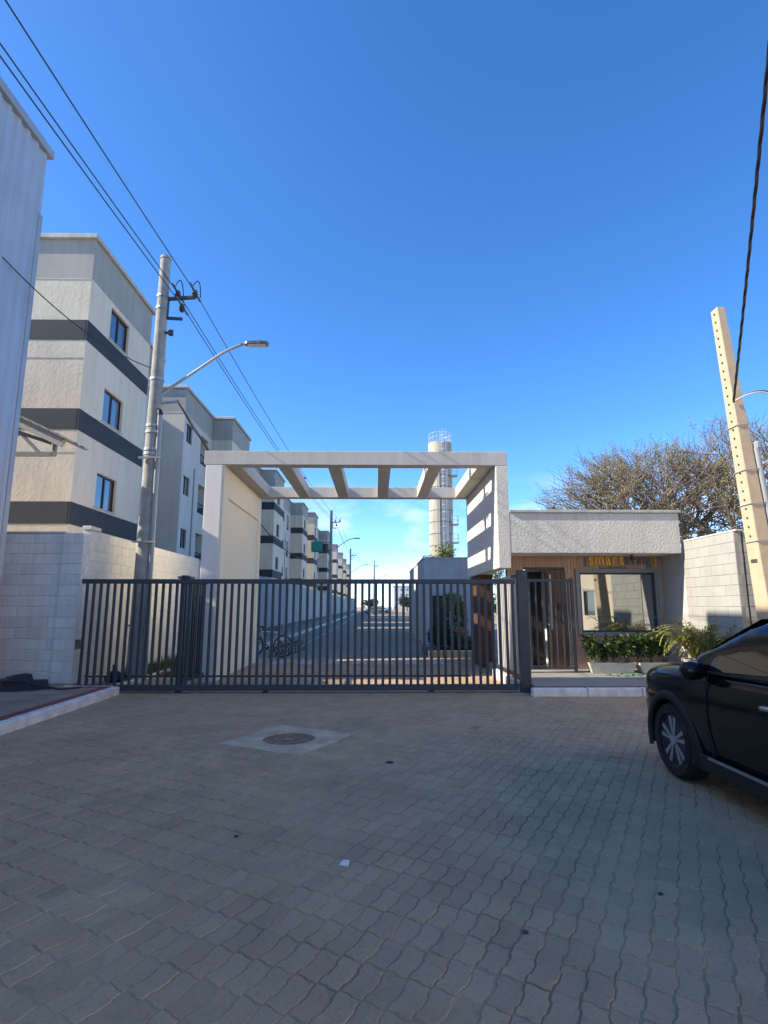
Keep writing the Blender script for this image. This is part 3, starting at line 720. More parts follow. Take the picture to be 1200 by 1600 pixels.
mb = MB(); mb.box(5.46,RY+.03,WZ0+f_,5.475,RY+.05,WZ1-f_); mb.build('mullion', 'steel', wn)
# the room behind, open to daylight at its back
mb = MB(); mb.quad((4.45,RY+.13,.14),(6.69,RY+.13,.14),(6.69,16.4,.14),(4.45,16.4,.14)); mb.build('room_floor', 'roomfloor', t, fix=False)
mb = MB(); mb.box(4.40,RY+.13,.14,4.45,16.4,2.74); mb.box(6.66,RY+.13,.145,6.69,16.4,2.735)
mb.box(4.45,16.4,.14,5.1,16.5,2.74); mb.box(5.75,16.4,.14,6.66,16.5,2.74); mb.box(5.1,16.4,2.25,5.75,16.5,2.74); mb.build('room_wall', 'room', t)
mb = MB(); mb.box(5.05,16.36,.14,5.12,16.41,2.3); mb.box(5.73,16.36,.14,5.80,16.41,2.3); mb.box(5.12,16.36,2.22,5.73,16.41,2.3); mb.build('back_door_frame', 'wood', t)
# doorway: entry recess with the dark wooden door standing ajar
mb = MB(); mb.box(DX0,RY+.9,.14,DX1-.3,RY+.95,2.4); mb.build('entry_panel', 'wooddark', t)
for k in range(6):
    mb = MB(); mb.box(DX0+.02+k*.11,RY+.86,.14,DX0+.11+k*.11,RY+.899,2.39); mb.build('entry_slat', 'wooddark', t)
mb = MB(); mb.box(DX0+.52,RY-.005,.15,DX1-.01,RY+.035,DZ-.01); dr = mb.build('door', 'wooddark', t)
for k in range(4):
    mb = MB(); mb.box(DX0+.535+k*.12,RY-.02,.17,DX0+.645+k*.12,RY-.006,DZ-.03); mb.build('door_board', 'woodwarm' if k < 3 else 'wooddark', dr)
mb = MB(); mb.box(DX0+.60,RY-.075,1.02,DX0+.64,RY-.05,2.28); mb.box(DX0+.605,RY-.05,1.1,DX0+.635,RY-.02,1.14); mb.box(DX0+.605,RY-.05,2.16,DX0+.635,RY-.02,2.2); mb.build('pull_handle', 'steel', dr)
mb = MB(); mb.box(DX0+.54,RY-.06,1.12,DX0+.60,RY-.02,1.16); mb.build('lever', 'chrome', dr)
mb = MB(); mb.box(DX0+.80,RY-.055,1.45,DX0+.98,RY-.02,1.62); mb.build('intercom', 'blackmetal', dr)
mb = MB(); mb.box(DX1-.17,RY-.05,1.2,DX1-.09,RY-.02,1.35); mb.build('lock_box', 'blackmetal', dr)

# things inside the room
t2 = thing('cabinet', 'white cabinet standing inside the reception window', 'cabinet', (4.95,14.4,.14))
mb = MB(); mb.box(4.62,14.2,.14,5.28,14.7,1.66); mb.build('carcass', 'room', t2, bevel=.01)
for k in range(2):
    mb = MB(); mb.box(4.635+k*.325,14.18,.2,4.945+k*.325,14.199,1.62); mb.build('cabinet_door', 'paper', t2, bevel=.004)
t2 = thing('desk', 'low reception desk seen behind the window glass', 'desk', (5.9,13.7,.14))
mb = MB(); mb.box(5.35,13.45,.84,6.6,13.95,.88); mb.build('desk_top', 'room', t2)
mb = MB(); mb.box(5.36,13.9,.14,6.58,13.94,.84); mb.build('front_panel', 'room', t2)

# person seated at the desk: one continuous skinned body
def skin_person(name, label, joints, edges, radii, root, m):
    me = bpy.data.meshes.new(name); me.from_pydata(joints, edges, [])
    o = bpy.data.objects.new(name, me); COL.objects.link(o)
    md = o.modifiers.new('skin', 'SKIN'); me.skin_vertices[0].data
    for i, r in enumerate(radii):
        me.skin_vertices[0].data[i].radius = (r, r) if not isinstance(r, tuple) else r
        me.skin_vertices[0].data[i].use_root = (i == root)
    o.modifiers.new('sub', 'SUBSURF').levels = 2; o.modifiers['sub'].render_levels = 2
    dg = bpy.context.evaluated_depsgraph_get(); m2 = bpy.data.meshes.new_from_object(o.evaluated_get(dg))
    o.modifiers.clear(); o.data = m2
    m2.materials.clear(); m2.materials.append(M[m])
    for p in m2.polygons: p.use_smooth = True
    return o
def person_parts(o, skin_top_z, head, hd_r, face_dir):
    """face and hair as children of a body placed at the origin"""
    ORG[o] = V(0,0,0)
    hx, hy, hz = head; fd = Vector(face_dir).normalized(); sd = V(-fd.y, fd.x, 0)
    h = MB(); n, mm = 16, 10
    for i in range(mm+1):
        th = math.pi*i/mm
        for k in range(n):
            ph = 2*math.pi*k/n; x_, y_, z_ = math.sin(th)*math.cos(ph), math.sin(th)*math.sin(ph), math.cos(th)
            wz = 1.28 if z_ < 0 else 1.15; sq_ = .82 if z_ > -.3 else .82*(1+.35*(z_+.3))
            p = V(hx,hy,hz)+fd*(x_*hd_r*.98)+sd*(y_*hd_r*sq_)+V(0,0,z_*hd_r*wz); h.v.append(tuple(p))
    for i in range(mm):
        for k in range(n): h.f.append((i*n+k, i*n+(k+1)%n, (i+1)*n+(k+1)%n, (i+1)*n+k))
    hb = h.build('head', 'skin', o, smooth='all')
    q = MB(); c = V(hx,hy,hz)+fd*hd_r*.95
    q.add([c+V(0,0,hd_r*.15), c+fd*hd_r*.22-V(0,0,hd_r*.28), c+sd*hd_r*.14-V(0,0,hd_r*.32), c-sd*hd_r*.14-V(0,0,hd_r*.32)], [(0,1,2),(0,3,1),(1,3,2)]); q.build('nose', 'skin', hb)
    for s_ in (-1,1):
        q = MB(); q.obox(V(hx,hy,hz)+fd*hd_r*.88+sd*s_*hd_r*.34+V(0,0,hd_r*.08), sd, fd, (0,0,1), hd_r*.13, hd_r*.04, hd_r*.06); q.build('eye', 'hair', hb)
        q = MB(); q.obox(V(hx,hy,hz)+sd*s_*hd_r*.84-V(0,0,hd_r*.05), fd, sd, (0,0,1), hd_r*.15, hd_r*.06, hd_r*.22); q.build('ear', 'skin', hb, bevel=.005)
    q = MB(); q.obox(V(hx,hy,hz)+fd*hd_r*.86-V(0,0,hd_r*.58), sd, fd, (0,0,1), hd_r*.24, hd_r*.05, hd_r*.045); q.build('mouth', 'redsign', hb)
    hr = MB()
    for i in range(7):
        th = math.pi*i/12.0
        for k in range(n):
            ph = 2*math.pi*k/n; front = max(0, math.cos(ph)); th2 = th*(1-.38*front**2)*1.12
            x_, y_, z_ = math.sin(th2)*math.cos(ph), math.sin(th2)*math.sin(ph), math.cos(th2)
            p = V(hx,hy,hz)-fd*hd_r*.06+fd*(x_*hd_r*1.1)+sd*(y_*hd_r*.98)+V(0,0,z_*hd_r*1.28); hr.v.append(tuple(p))
    for i in range(6):
        for k in range(n): hr.f.append((i*n+k, i*n+(k+1)%n, (i+1)*n+(k+1)%n, (i+1)*n+k))
    hr.build('hair', 'hair', o, smooth='all')
px0, py0 = 6.02, 14.12
J = [(px0,py0+.05,.52),(px0,py0+.05,.72),(px0,py0+.03,.93),(px0,py0,1.03),(px0-.17,py0,.92),(px0-.23,py0-.05,.72),(px0-.12,py0-.27,.90),(px0+.17,py0,.92),(px0+.23,py0-.05,.72),(px0+.12,py0-.27,.90),
     (px0-.1,py0-.02,.52),(px0-.12,py0-.02,.16),(px0+.1,py0-.02,.52),(px0+.12,py0-.02,.16)]
E_ = [(0,1),(1,2),(2,3),(2,4),(4,5),(5,6),(2,7),(7,8),(8,9),(0,10),(10,11),(0,12),(12,13)]
o = skin_person('person', '', J, E_, [.15,.14,.13,.05,.07,.045,.03,.07,.045,.03,.08,.05,.08,.05], 0, 'cloth')
person_parts(o, 1, (px0,py0-.03,1.14), .095, (-.35,-1,0))
tag(o, 'person with dark hair sitting low behind the reception window', 'person')

# sign
def text_mesh(body, size, offset=0.0, extrude=.012, bevel=0.0):
    cu = bpy.data.curves.new('t', 'FONT'); cu.body = body; cu.size = size; cu.offset = offset; cu.extrude = extrude; cu.space_character = 1.0
    o_ = bpy.data.objects.new('t', cu); COL.objects.link(o_)
    dg = bpy.context.evaluated_depsgraph_get(); me = bpy.data.meshes.new_from_object(o_.evaluated_get(dg))
    bpy.data.objects.remove(o_); return me
sg = thing('sign', 'smart living sign with yellow and grey raised letters above the window', 'sign', (5.7,RY-.03,2.55))
cx = 5.00; SZ = 2.515
def lettering(body, size, off, x_, z_, m, sx=1.0):
    for ch in body:
        if ch == ' ': x_ += size*.25; continue
        me = text_mesh(ch, size, off); me.name = 'letter'
        xs = [v.co.x for v in me.vertices]; x0_ = min(xs); w_ = max(xs)-x0_
        me.materials.clear(); me.materials.append(M[m])
        inst('letter', me, sg, (x_-x0_*sx, RY-.034, z_), (R(90),0,0), (sx,1,1)); x_ += w_*sx+size*.075*sx+abs(off)*2*sx
    return x_
e1 = lettering('smart', .36, .009, cx-.01, SZ, 'yellow', .83)
e2 = lettering('living', .34, .003, e1+.008, SZ, 'signgrey', .84)
lettering('Cachoeiro', .105, .002, 5.24, SZ-.10, 'signgrey', 1.25)
mb = MB(); zt, zb_ = 2.725, 2.465
mb.box(cx-.10,RY-.05,zb_,cx-.065,RY-.023,zt); mb.box(cx-.065,RY-.05,zt-.03,cx-.03,RY-.023,zt); mb.box(cx-.065,RY-.05,zb_,cx-.03,RY-.023,zb_+.03); mb.build('bracket', 'signgrey', sg)
mb = MB(); mb.box(e2+.05,RY-.05,zb_,e2+.08,RY-.023,zt-.012); mb.box(e2+.01,RY-.05,zt-.038,e2+.05,RY-.023,zt-.012); mb.box(e2+.01,RY-.05,zb_,e2+.05,RY-.023,zb_+.026); mb.build('bracket', 'yellow', sg)

sc_ = thing('security_camera', 'small black security camera under the reception soffit', 'camera', (5.82,12.55,2.69))
mb = MB(); mb.lathe([(.045,2.70),(.045,2.685),(.02,2.68),(.02,2.64)], 12, (5.82,12.55,0)); mb.build('mount', 'blackmetal', sc_)
mb = MB(); mb.tube([(5.82,12.60,2.63),(5.80,12.46,2.60)], .035, 10); mb.build('camera_body', 'blackmetal', sc_)

# ------------------------------------------------------------------ gate and fences
GY = 10.45
barm = {}
def gbar(h, wd=.05, dp=.03, m='gate'):
    k = (round(h,3), wd, dp, m)
    if k not in barm:
        q = MB(); q.box(-wd/2,-dp/2,0,wd/2,dp/2,h); barm[k] = q.mesh('bar', m, bevel=.003)
    return barm[k]
t = thing('sliding_gate', 'wide charcoal metal sliding gate of vertical bars across the driveway', 'gate', (-1.4,GY,0))
mb = MB(); mb.box(-5.46,GY-.03,1.96,2.60,GY+.03,2.045); mb.build('top_rail', 'gate', t, bevel=.005)
mb = MB(); mb.box(-5.40,GY-.03,.045,2.60,GY+.03,.15); mb.build('bottom_rail', 'gate', t, bevel=.005)
x_ = -5.36
while x_ < 2.56:
    inst('bar', gbar(1.81), t, (x_, GY, .15)); x_ += .1275
mb = MB(); mb.box(-5.30,GY+.035,.275,1.72,GY+.05,.305); mb.build('gear_rack', 'black', t)
for xx in (-4.9,-2.0,1.0):
    mb = MB(); mb.lathe([(.055,-.015),(.055,.015)], 16, (xx,GY,.055), 'y'); mb.build('roller', 'black', t)
mb = MB(); mb.box(-5.4,GY-.02,-.01,2.62,GY+.02,.012); tag(mb.build('gate_track', 'iron'), 'thin iron floor track under the sliding gate', 'track')
t = thing('gate_post', 'thick charcoal post closing the right end of the sliding gate', 'post', (2.73,GY+.02,0))
mb = MB(); mb.box(2.64,GY-.03,0,2.83,GY+.09,2.20); mb.build('post', 'gate', t, bevel=.006)
mb = MB(); mb.box(2.63,GY-.04,2.20,2.84,GY+.10,2.215); mb.build('cap', 'gate', t)
t = thing('side_fence', 'short fence of pale sunlit bars running back from the right gate post', 'fence', (2.69,11.3,0))
mb = MB(); mb.box(2.665,GY+.10,2.09,2.715,12.55,2.15); mb.build('top_rail', 'gate', t)
mb = MB(); mb.box(2.665,GY+.10,.24,2.715,12.55,.29); mb.build('bottom_rail', 'gate', t)
y_ = GY+.2
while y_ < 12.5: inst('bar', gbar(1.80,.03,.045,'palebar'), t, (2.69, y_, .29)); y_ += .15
t = thing('guide_fence', 'narrow charcoal bar fence running back to the left portal pillar', 'fence', (-3.6,11.2,0))
mb = MB(); mb.box(-3.63,GY+.06,2.00,-3.57,11.9,2.06); mb.box(-3.72,GY+.05,2.06,-3.48,GY+.30,2.10); mb.build('top_rail', 'gate', t)
mb = MB(); mb.box(-3.63,GY+.06,.14,-3.57,11.9,.20); mb.build('bottom_rail', 'gate', t)
y_ = GY+.12
while y_ < 11.86: inst('bar', gbar(1.80,.03,.05), t, (-3.6, y_, .20)); y_ += .135
mb = MB(); mb.box(-3.66,GY+.06,0,-3.54,GY+.16,2.12); mb.build('post', 'gate', t, bevel=.005)
t = thing('pedestrian_gate', 'charcoal pedestrian gate of bars before the reception door', 'gate', (3.55,12.3,.135))
mb = MB(); mb.box(2.88,12.28,2.08,4.28,12.32,2.14); mb.build('top_rail', 'gate', t)
mb = MB(); mb.box(2.88,12.28,.20,4.28,12.32,.25); mb.build('bottom_rail', 'gate', t)
x_ = 2.93
while x_ < 4.28: inst('bar', gbar(1.83,.04,.03), t, (x_, 12.3, .25)); x_ += .145
for xp_ in (2.82,4.285):
    mb = MB(); mb.box(xp_,12.27,.135,xp_+.06,12.33,2.16); mb.build('post', 'gate', t)

# ------------------------------------------------------------------ utility poles and wires
def street_lamp(t, p, tip, m=1.0):
    p = Vector(p); tip = Vector(tip)
    k1 = p.lerp(tip, .62)+V(0,0,.30*m)
    pts = [p]+[p.lerp(k1, i/6) for i in range(1,6)]+arc(p.lerp(k1,.84), k1+V(.02,0,.03), tip-V(.42*m,0,-.02), 8)
    mb = MB(); mb.tube(pts, .034*m, 8); return mb.build('lamp_arm', 'steel', t, smooth=True), tip
def lamp_head(t, tip, m=1.0):
    x_, y_, z_ = tip; poly = []
    pts = [(-.42,.05),(-.36,.09),(-.06,.105),(0.08,.08),(.12,.03),(.12,-.03),(.08,-.08),(-.06,-.105),(-.36,-.09),(-.42,-.05)]
    q = MB(); q.prism([(x_+a*m, y_+b*m) for a, b in pts], 'z', z_-.02*m, z_+.055*m); lh = q.build('lamp_head', 'lampgrey', t, bevel=.008*m)
    q = MB(); q.prism([(x_+a*m*.82-.03*m, y_+b*m*.78) for a, b in pts], 'z', z_-.032*m, z_-.0205*m); q.build('lens', 'lens', lh)
def pole(label, x, y, H_, r0, r1, lamp=None, brackets=True, group='street utility poles', insul=True):
    t = thing('utility_pole', label, 'utility pole', (x,y,0), group)
    mb = MB(); n = 12; mb.tube([(x,y,0),(x,y,H_*.33),(x,y,H_*.66),(x,y,H_)], [r0, r0+(r1-r0)*.33, r0+(r1-r0)*.66, r1], 14); mb.build('shaft', 'pole', t, smooth=True)
    mb = MB(); mb.lathe([(r1*.9,H_),(r1*1.12,H_+.01),(r1*1.05,H_+.07),(.02,H_+.09)], 14, (x,y,0)); mb.build('cap', 'pole', t)
    for zz in ([H_-.95,H_-1.25,H_-3.0,H_-4.1,H_-4.25,H_-4.65,H_-4.75] if insul else [H_-1.0]):
        rr = r0+(r1-r0)*zz/H_
        mb = MB(); mb.lathe([(rr+.004,zz-.03),(rr+.016,zz-.03),(rr+.016,zz+.03),(rr+.004,zz+.03)], 16, (x,y,0), cap=False); mb.build('clamp_band', 'steel', t)
    ends = []
    if insul:
        mb = MB(); zz = H_-1.0
        mb.bar((x+r1,y,zz),(x+.75,y,zz+.05),.06,.07); mb.bar((x+r1+.01,y,zz),(x+r1+.01,y,zz-.5),.05,.05); mb.bar((x+r1,y,zz-.48),(x+.48,y,zz-.5),.05,.06); mb.build('bracket_arm', 'insul', t)
        for (dx, dz) in ((.34,.05),(.74,.07),(.46,-.28)):
            mb = MB(); c = (x+dx, y, zz+dz); mb.lathe([(.025,-.05),(.07,.0),(.045,.03),(.075,.06),(.045,.09),(.06,.14),(.02,.17)], 12, c); mb.build('insulator', 'insul', t, smooth=True)
            mb = MB(); mb.tube([(x+dx,y-.35,zz+dz+.12),(x+dx,y+.02,zz+dz+.10),(x+dx,y+.38,zz+dz+.10)], .028, 6); mb.build('cable_grip', 'insul', t)
            ends.append(V(x+dx,y,zz+dz+.11))
        mb = MB(); mb.tube(arc((x+.34,y-.2,zz+.2),(x+.42,y,zz+.75),(x+.42,y+.15,zz+.12)), .012, 6); mb.tube(arc((x+.74,y-.2,zz+.2),(x+.86,y,zz+.7),(x+.8,y+.2,zz+.15)), .012, 6); mb.build('jumper', 'wire', t)
    if lamp:
        a, tip = lamp; street_lamp(t, a, tip, 1.0); lamp_head(t, tip)
    return t, ends
PX, PY, PH = -5.00, 12.0, 9.62
t, e_a = pole('tall round concrete utility pole with street lamp arm behind the left end of the gate', PX, PY, PH, .20, .115, ((PX+.14,PY,6.30),(-2.62,PY,7.50)))
mb = MB(); cxp = PX+.215
mb.tube([(cxp,PY-.10,0),(cxp-.03,PY-.10,3),(cxp-.055,PY-.09,5.75)], .055, 10); mb.build('conduit', 'conduit', t, smooth=True)
mb = MB(); mb.tube(arc((cxp-.055,PY-.09,5.75),(cxp-.055,PY-.09,5.88),(cxp-.14,PY-.05,5.87),5), .06, 10); mb.build('conduit_bend', 'blackmetal', t, smooth=True)
for zz in (1.15,2.9,4.75):
    mb = MB(); mb.box(PX-.20,PY-.215,zz-.02,cxp+.06,PY-.16,zz+.02); mb.build('conduit_strap', 'steel', t)
mb = MB(); mb.tube([(PX+.13,PY-.05,7.75),(PX+.24,PY-.05,7.75)], .03, 6); mb.lathe([(.05,0),(.065,.02),(.04,.06),(.065,.10),(.05,.12)], 10, (PX+.26,PY-.05,7.69)); mb.build('insulator', 'insul', t)
mb = MB(); mb.bar((PX+.1,PY-.03,6.05),(PX+.55,PY-.03,6.10),.04,.05); mb.build('cable_hook', 'steel', t)

t, e_b = pole('second utility pole, the one with the green netted box on it', -3.95, 48.0, 9.75, .19, .11, ((-3.85,48,6.3),(-1.55,48,7.35)))
t, e_c = pole('third utility pole, with the small lamp over the far end of the street', -3.75, 80.0, 9.7, .19, .11, ((-3.65,80,6.3),(-1.35,80,7.4)))
t, e_d = pole('farthest utility pole in the middle of the street view', -.4, 104.0, 9.9, .19, .11, ((-.3,104,6.0),(2.0,104,7.2)))
# wires of the street, one thing per conductor
def wire(label, pts, r, m='wire', group='overhead wires', n=6):
    mb = MB(); mb.tube(pts, r, n); return tag(mb.build('overhead_wire', m, smooth=True), label, 'wire', group)
back = [V(-5.55,-24,9.2), V(-5.05,-24,9.6), V(-5.4,-24,8.9)]
nm = ['left', 'upper', 'lower']
for i in range(3):
    wire('%s of three wires running from the tall left pole up over the camera' % ('middle','rightmost','leftmost')[i], sag(e_a[i], (e_a[i].x-.05+(-.35,.12,-.75)[i], -24, e_a[i].z+(.15,-.55,.75)[i]), .55, 40), .011)
    wire('%s of three wires from the tall left pole to the second pole' % ('upper left','upper right','lower')[i], sag(e_a[i], e_b[i], .55, 30), .011)
    wire('%s of three far wires between the second and third poles' % ('upper left','upper right','lower')[i], sag(e_b[i], e_c[i], .5, 20), .012)
    wire('%s of three far wires between the third and farthest poles' % ('upper left','upper right','lower')[i], sag(e_c[i], e_d[i], .4, 20), .014)
sp = thing('wire_spacer', 'black wire spacer on the cables between the first two poles', 'spacer', (-4.2,27,8))
def mid(a, b, s_, t_): return a.lerp(b, t_)-V(0,0,4*s_*t_*(1-t_))
q0, q1, q2 = [mid(e_a[i], e_b[i], .55, .47) for i in range(3)]
mb = MB(); mb.tube([q0,q1], .03, 6); mb.tube([q1,q2], .03, 6); mb.tube([q2,q0], .03, 6); mb.build('spacer_frame', 'insul', sp)
wire('thin dark cable from the left edge down to the tall left pole', sag((-6.15,8.35,7.2), (PX-.1,PY-.15,6.85), .25, 24), .010)
tw = sag((PX+.5,PY-.03,6.1), (-4.08,47.95,6.4), 2.1, 90)
wire('sagging twisted cable from the tall left pole to the second pole', [p+V(math.cos(i*1.4)*.012,0,math.sin(i*1.4)*.012) for i, p in enumerate(tw)], .02)
wire('reddish cable beside the sagging twisted cable', [p+V(0,0,.035+.03*math.sin(i*.2)) for i, p in enumerate(tw[:16])], .012, 'wirered')

# green netted box on the second pole
t = thing('net_box', 'turquoise green netted box hung beside the second utility pole', 'box', (-5.2,47.6,6))
mb = MB(); mb.box(-5.55,47.3,6.15,-4.65,48.0,7.05); mb.build('netting', 'greennet', t, bevel=.08)
mb = MB()
for (xa,ya) in ((-5.57,47.28),(-4.63,47.28),(-5.57,48.02),(-4.63,48.02)): mb.bar((xa,ya,6.1),(xa,ya,7.1),.04,.04)
mb.bar((-4.65,47.65,7.0),(-4.0,47.9,7.0),.06,.08); mb.bar((-4.65,47.65,6.3),(-4.0,47.9,6.3),.06,.08); mb.build('steel_frame', 'insul', t)
mb = MB(); mb.lathe([(.22,6.25),(.24,6.3),(.24,6.8),(.18,6.88)], 14, (-4.36,47.8,0)); mb.build('transformer_can', 'insul', t, smooth=True)

# right-hand rectangular concrete pole
t = thing('utility_pole', 'tan rectangular concrete pole with a row of holes at the right edge', 'utility pole', (6.62,9.5,0), 'street utility poles')
H2 = 7.02; bx_, by_ = 6.80, 9.5; tx_, ty_ = 6.37, 9.5
def px_c(z_): f = z_/H2; return bx_+(tx_-bx_)*f
def hw(z_): f = z_/H2; return (.15*(1-f)+.08*f, .19*(1-f)+.10*f)
mb = MB()
zs_ = [0, 1.4, 2.8, 4.2, 5.6, H2]; 
for z_ in zs_:
    a, b = hw(z_); c = px_c(z_); mb.v += [(c-a,by_-b,z_),(c+a,by_-b,z_),(c+a,by_+b,z_),(c-a,by_+b,z_)]
for i in range(len(zs_)-1):
    for k in range(4): mb.f.append((i*4+k,i*4+(k+1)%4,(i+1)*4+(k+1)%4,(i+1)*4+k))
mb.f.append((0,3,2,1)); n_ = (len(zs_)-1)*4; mb.f.append((n_,n_+1,n_+2,n_+3)); mb.build('shaft', 'polewarm', t, bevel=.015)
z_ = 2.75
while z_ < H2-.1:
    a, b = hw(z_); mb = MB(); mb.lathe([(.018,-.012),(.018,.006)], 10, (px_c(z_)-a-.002,by_-.01,z_), 'x'); mb.build('hole', 'hole', t); z_ += .16
for (za, zb) in ((.4,1.25),(1.45,2.35)):
    a0, b0 = hw((za+zb)/2)
    for s_ in (-1,):
        mb = MB()
        for zz in (za, zb):
            a, b = hw(zz); mb.v += [(px_c(zz)-a-.003,by_-b*.55,zz),(px_c(zz)-a-.003,by_+b*.55,zz)]
        mb.f = [(0,1,3,2)]
        mb2 = MB(); mb2.bar((px_c(za)-hw(za)[0]-.004,by_,za),(px_c(zb)-hw(zb)[0]-.004,by_,za+.02),.02,.02)
    mb = MB(); a, b = hw(zb); mb.box(px_c(zb)-a-.006,by_-b*.5,zb-.06,px_c(zb)-a+.05,by_+b*.5,zb); mb.build('socket', 'hole', t)
for zz in (2.65,4.72,3.9,3.3):
    a, b = hw(zz); mb = MB(); c = px_c(zz)
    mb.tube([(c-a-.012,by_-b-.012,zz+.0),(c+a+.012,by_-b-.012,zz+.03),(c+a+.012,by_+b+.012,zz+.02),(c-a-.012,by_+b+.012,zz),(c-a-.012,by_-b-.012,zz)], .009, 6); mb.build('strap', 'conduit', t)
mb = MB(); mb.tube([(px_c(z_)+hw(z_)[0]+.06, by_-.12, z_) for z_ in (0.0,1.5,3.0,4.3)], .05, 10); mb.build('conduit', 'conduit', t, smooth=True)
mb = MB(); mb.lathe([(.06,0),(.06,.1),(.03,.13)], 10, (px_c(4.3)+.19,by_-.12,4.3)); mb.build('conduit_head', 'conduit', t)
pz = 5.15; pa = V(px_c(pz)-hw(pz)[0]-.01, by_-.15, pz)
mb = MB(); mb.tube(arc(pa, pa+V(.3,-.08,.2), pa+V(.55,-.1,.13))+arc(pa+V(.56,-.1,.12), pa+V(.72,-.1,.0), pa+V(.64,-.1,-.55)), .014, 6); mb.build('service_drop', 'wirewhite', t, smooth=True)
mb = MB(); mb.tube(arc(pa+V(.02,0,.02), pa+V(.35,-.08,.24), pa+V(.6,-.1,.15))+arc(pa+V(.58,-.1,.14), pa+V(.68,-.1,.0), pa+V(.55,-.1,-.6)), .012, 6); mb.build('service_drop', 'wirered', t, smooth=True)
mb = MB(); mb.box(pa.x+.52,pa.y-.14,pz-.70,pa.x+.66,pa.y-.06,pz-.58); mb.build('connector', 'black', t)
mb = MB(); mb.tube(arc(pa+V(.62,-.1,-.66), pa+V(.62,-.1,-1.05), pa+V(.36,-.05,-1.15)), .02, 6); mb.build('service_cable', 'conduit', t, smooth=True)
cb = sag(pa, V(-3.05,-8.15,11.9), .42, 150)
mb = MB()
for ph in (0, 2.09, 4.19): mb.tube([p+V(math.cos(i*.9+ph)*.012, 0, math.sin(i*.9+ph)*.012) for i, p in enumerate(cb)], .012, 6)
tag(mb.build('overhead_wire', 'wire', smooth=True), 'thick twisted black cable rising from the tan concrete pole to the upper right', 'wire', 'overhead wires')

# ------------------------------------------------------------------ water tower
TX, TY, TR, TH = 8.27, 70.0, 1.52, 22.6
t = thing('water_tower', 'tall cylindrical concrete water tower with ladder and platforms behind the portal', 'tower', (TX,TY,0))
k = 0; z_ = 0.0
while z_ < TH-.1:
    h_ = min(1.5, TH-z_); mb = MB(); mb.lathe([(TR-.03,z_),(TR,z_+.015),(TR,z_+h_-.015),(TR-.03,z_+h_)], 40, (TX,TY,0), cap=(z_+h_ >= TH-.1)); mb.build('ring', 'tower', t, smooth=True)
    mb = MB(); mb.lathe([(TR+.004,z_-.05),(TR+.012,z_-.05),(TR+.012,z_+.05),(TR+.004,z_+.05)], 40, (TX,TY,0), cap=False); mb.build('joint_band', 'plinth', t); z_ += 1.5
mb = MB(); lx, ly = TX+.30, TY-TR-.22
for dx in (-.22,.22): mb.bar((lx+dx,ly,2),(lx+dx,ly,TH+1.5),.05,.05)
z_ = 2.0
while z_ < TH+1.4: mb.bar((lx-.22,ly,z_),(lx+.22,ly,z_),.03,.03); z_ += .3
mb.build('ladder', 'ladder', t)
mb = MB()
z_ = 5.0
while z_ < TH+1.2:
    pts = [(lx+.4*math.cos(a_), ly-.05-.62*max(0,math.sin(a_)), z_) for a_ in [math.pi*i/8 for i in range(9)]]; mb.tube(pts, .022, 5); z_ += .9
for a_ in (.5,1.2,1.95,2.65): mb.bar((lx+.4*math.cos(a_),ly-.05-.62*math.sin(a_),5),(lx+.4*math.cos(a_),ly-.05-.62*math.sin(a_),TH+1),.03,.03)
mb.build('ladder_cage', 'ladder', t)
mb = MB()
for dx in (-.35,-.62): mb.tube([(TX+dx,TY-TR-.05,1),(TX+dx,TY-TR-.05,TH-2.2)], .06, 6)
mb.build('riser_pipe', 'conduit', t)
for zz in (17.9, 11.6, 9.3):
    mb = MB(); mb.box(TX+1.15,TY-1.5,zz,TX+2.05,TY-.4,zz+.12); pf = mb.build('platform', 'steel', t)
    mb = MB()
    for (xa,ya) in ((1.2,-1.48),(2.02,-1.48),(2.02,-.42)): mb.bar((TX+xa,TY+ya,zz+.1),(TX+xa,TY+ya,zz+1.15),.05,.05)
    for h_ in (.6,1.13): mb.bar((TX+1.2,TY-1.48,zz+h_),(TX+2.02,TY-1.48,zz+h_),.05,.05); mb.bar((TX+2.02,TY-1.48,zz+h_),(TX+2.02,TY-.42,zz+h_),.05,.05)
    mb.build('railing', 'ladder', pf)
mb = MB()
for i in range(16):
    a_ = 2*math.pi*i/16; mb.bar((TX+1.45*math.cos(a_),TY+1.45*math.sin(a_),TH),(TX+1.45*math.cos(a_),TY+1.45*math.sin(a_),TH+1.15),.05,.05)
for h_ in (.55,1.12): mb.tube([(TX+1.45*math.cos(2*math.pi*i/24),TY+1.45*math.sin(2*math.pi*i/24),TH+h_) for i in range(25)], .03, 5)
mb.build('railing', 'ladder', t)
mb = MB(); mb.bar((TX,TY,TH),(TX,TY,TH+1.8),.06,.06); mb.build('mast', 'ladder', t)

# ------------------------------------------------------------------ inner service building
t = thing('service_building', 'plain grey service building with a black door inside the gate', 'building', (3.2,27,0))
IX, IY = 1.98, 23.2
mb = MB(); facade(mb, 'y', IY, IX, 4.6, 0, 3.52, [(2.32,3.02,0.02,1.98)], .12); mb.build('front_wall', 'greyplaster', t, fix=False)
mb = MB(); mb.box(IX+.001,IY+.14,0,IX+.15,33.0,3.519); mb.box(4.45,IY+.14,0,4.6,33,3.5); mb.box(IX+.15,32.9,0,4.45,33,3.5); mb.box(IX+.15,IY+.14,3.35,4.45,32.9,3.5); mb.build('side_wall', 'offwhite', t)
mb = MB(); mb.box(IX-.03,IY-.03,3.521,4.63,33.03,3.57); mb.build('coping', 'greyplaster', t)
mb = MB(); mb.box(2.34,IY+.06,.03,3.0,IY+.10,1.96); dr = mb.build('door', 'blackmetal', t)
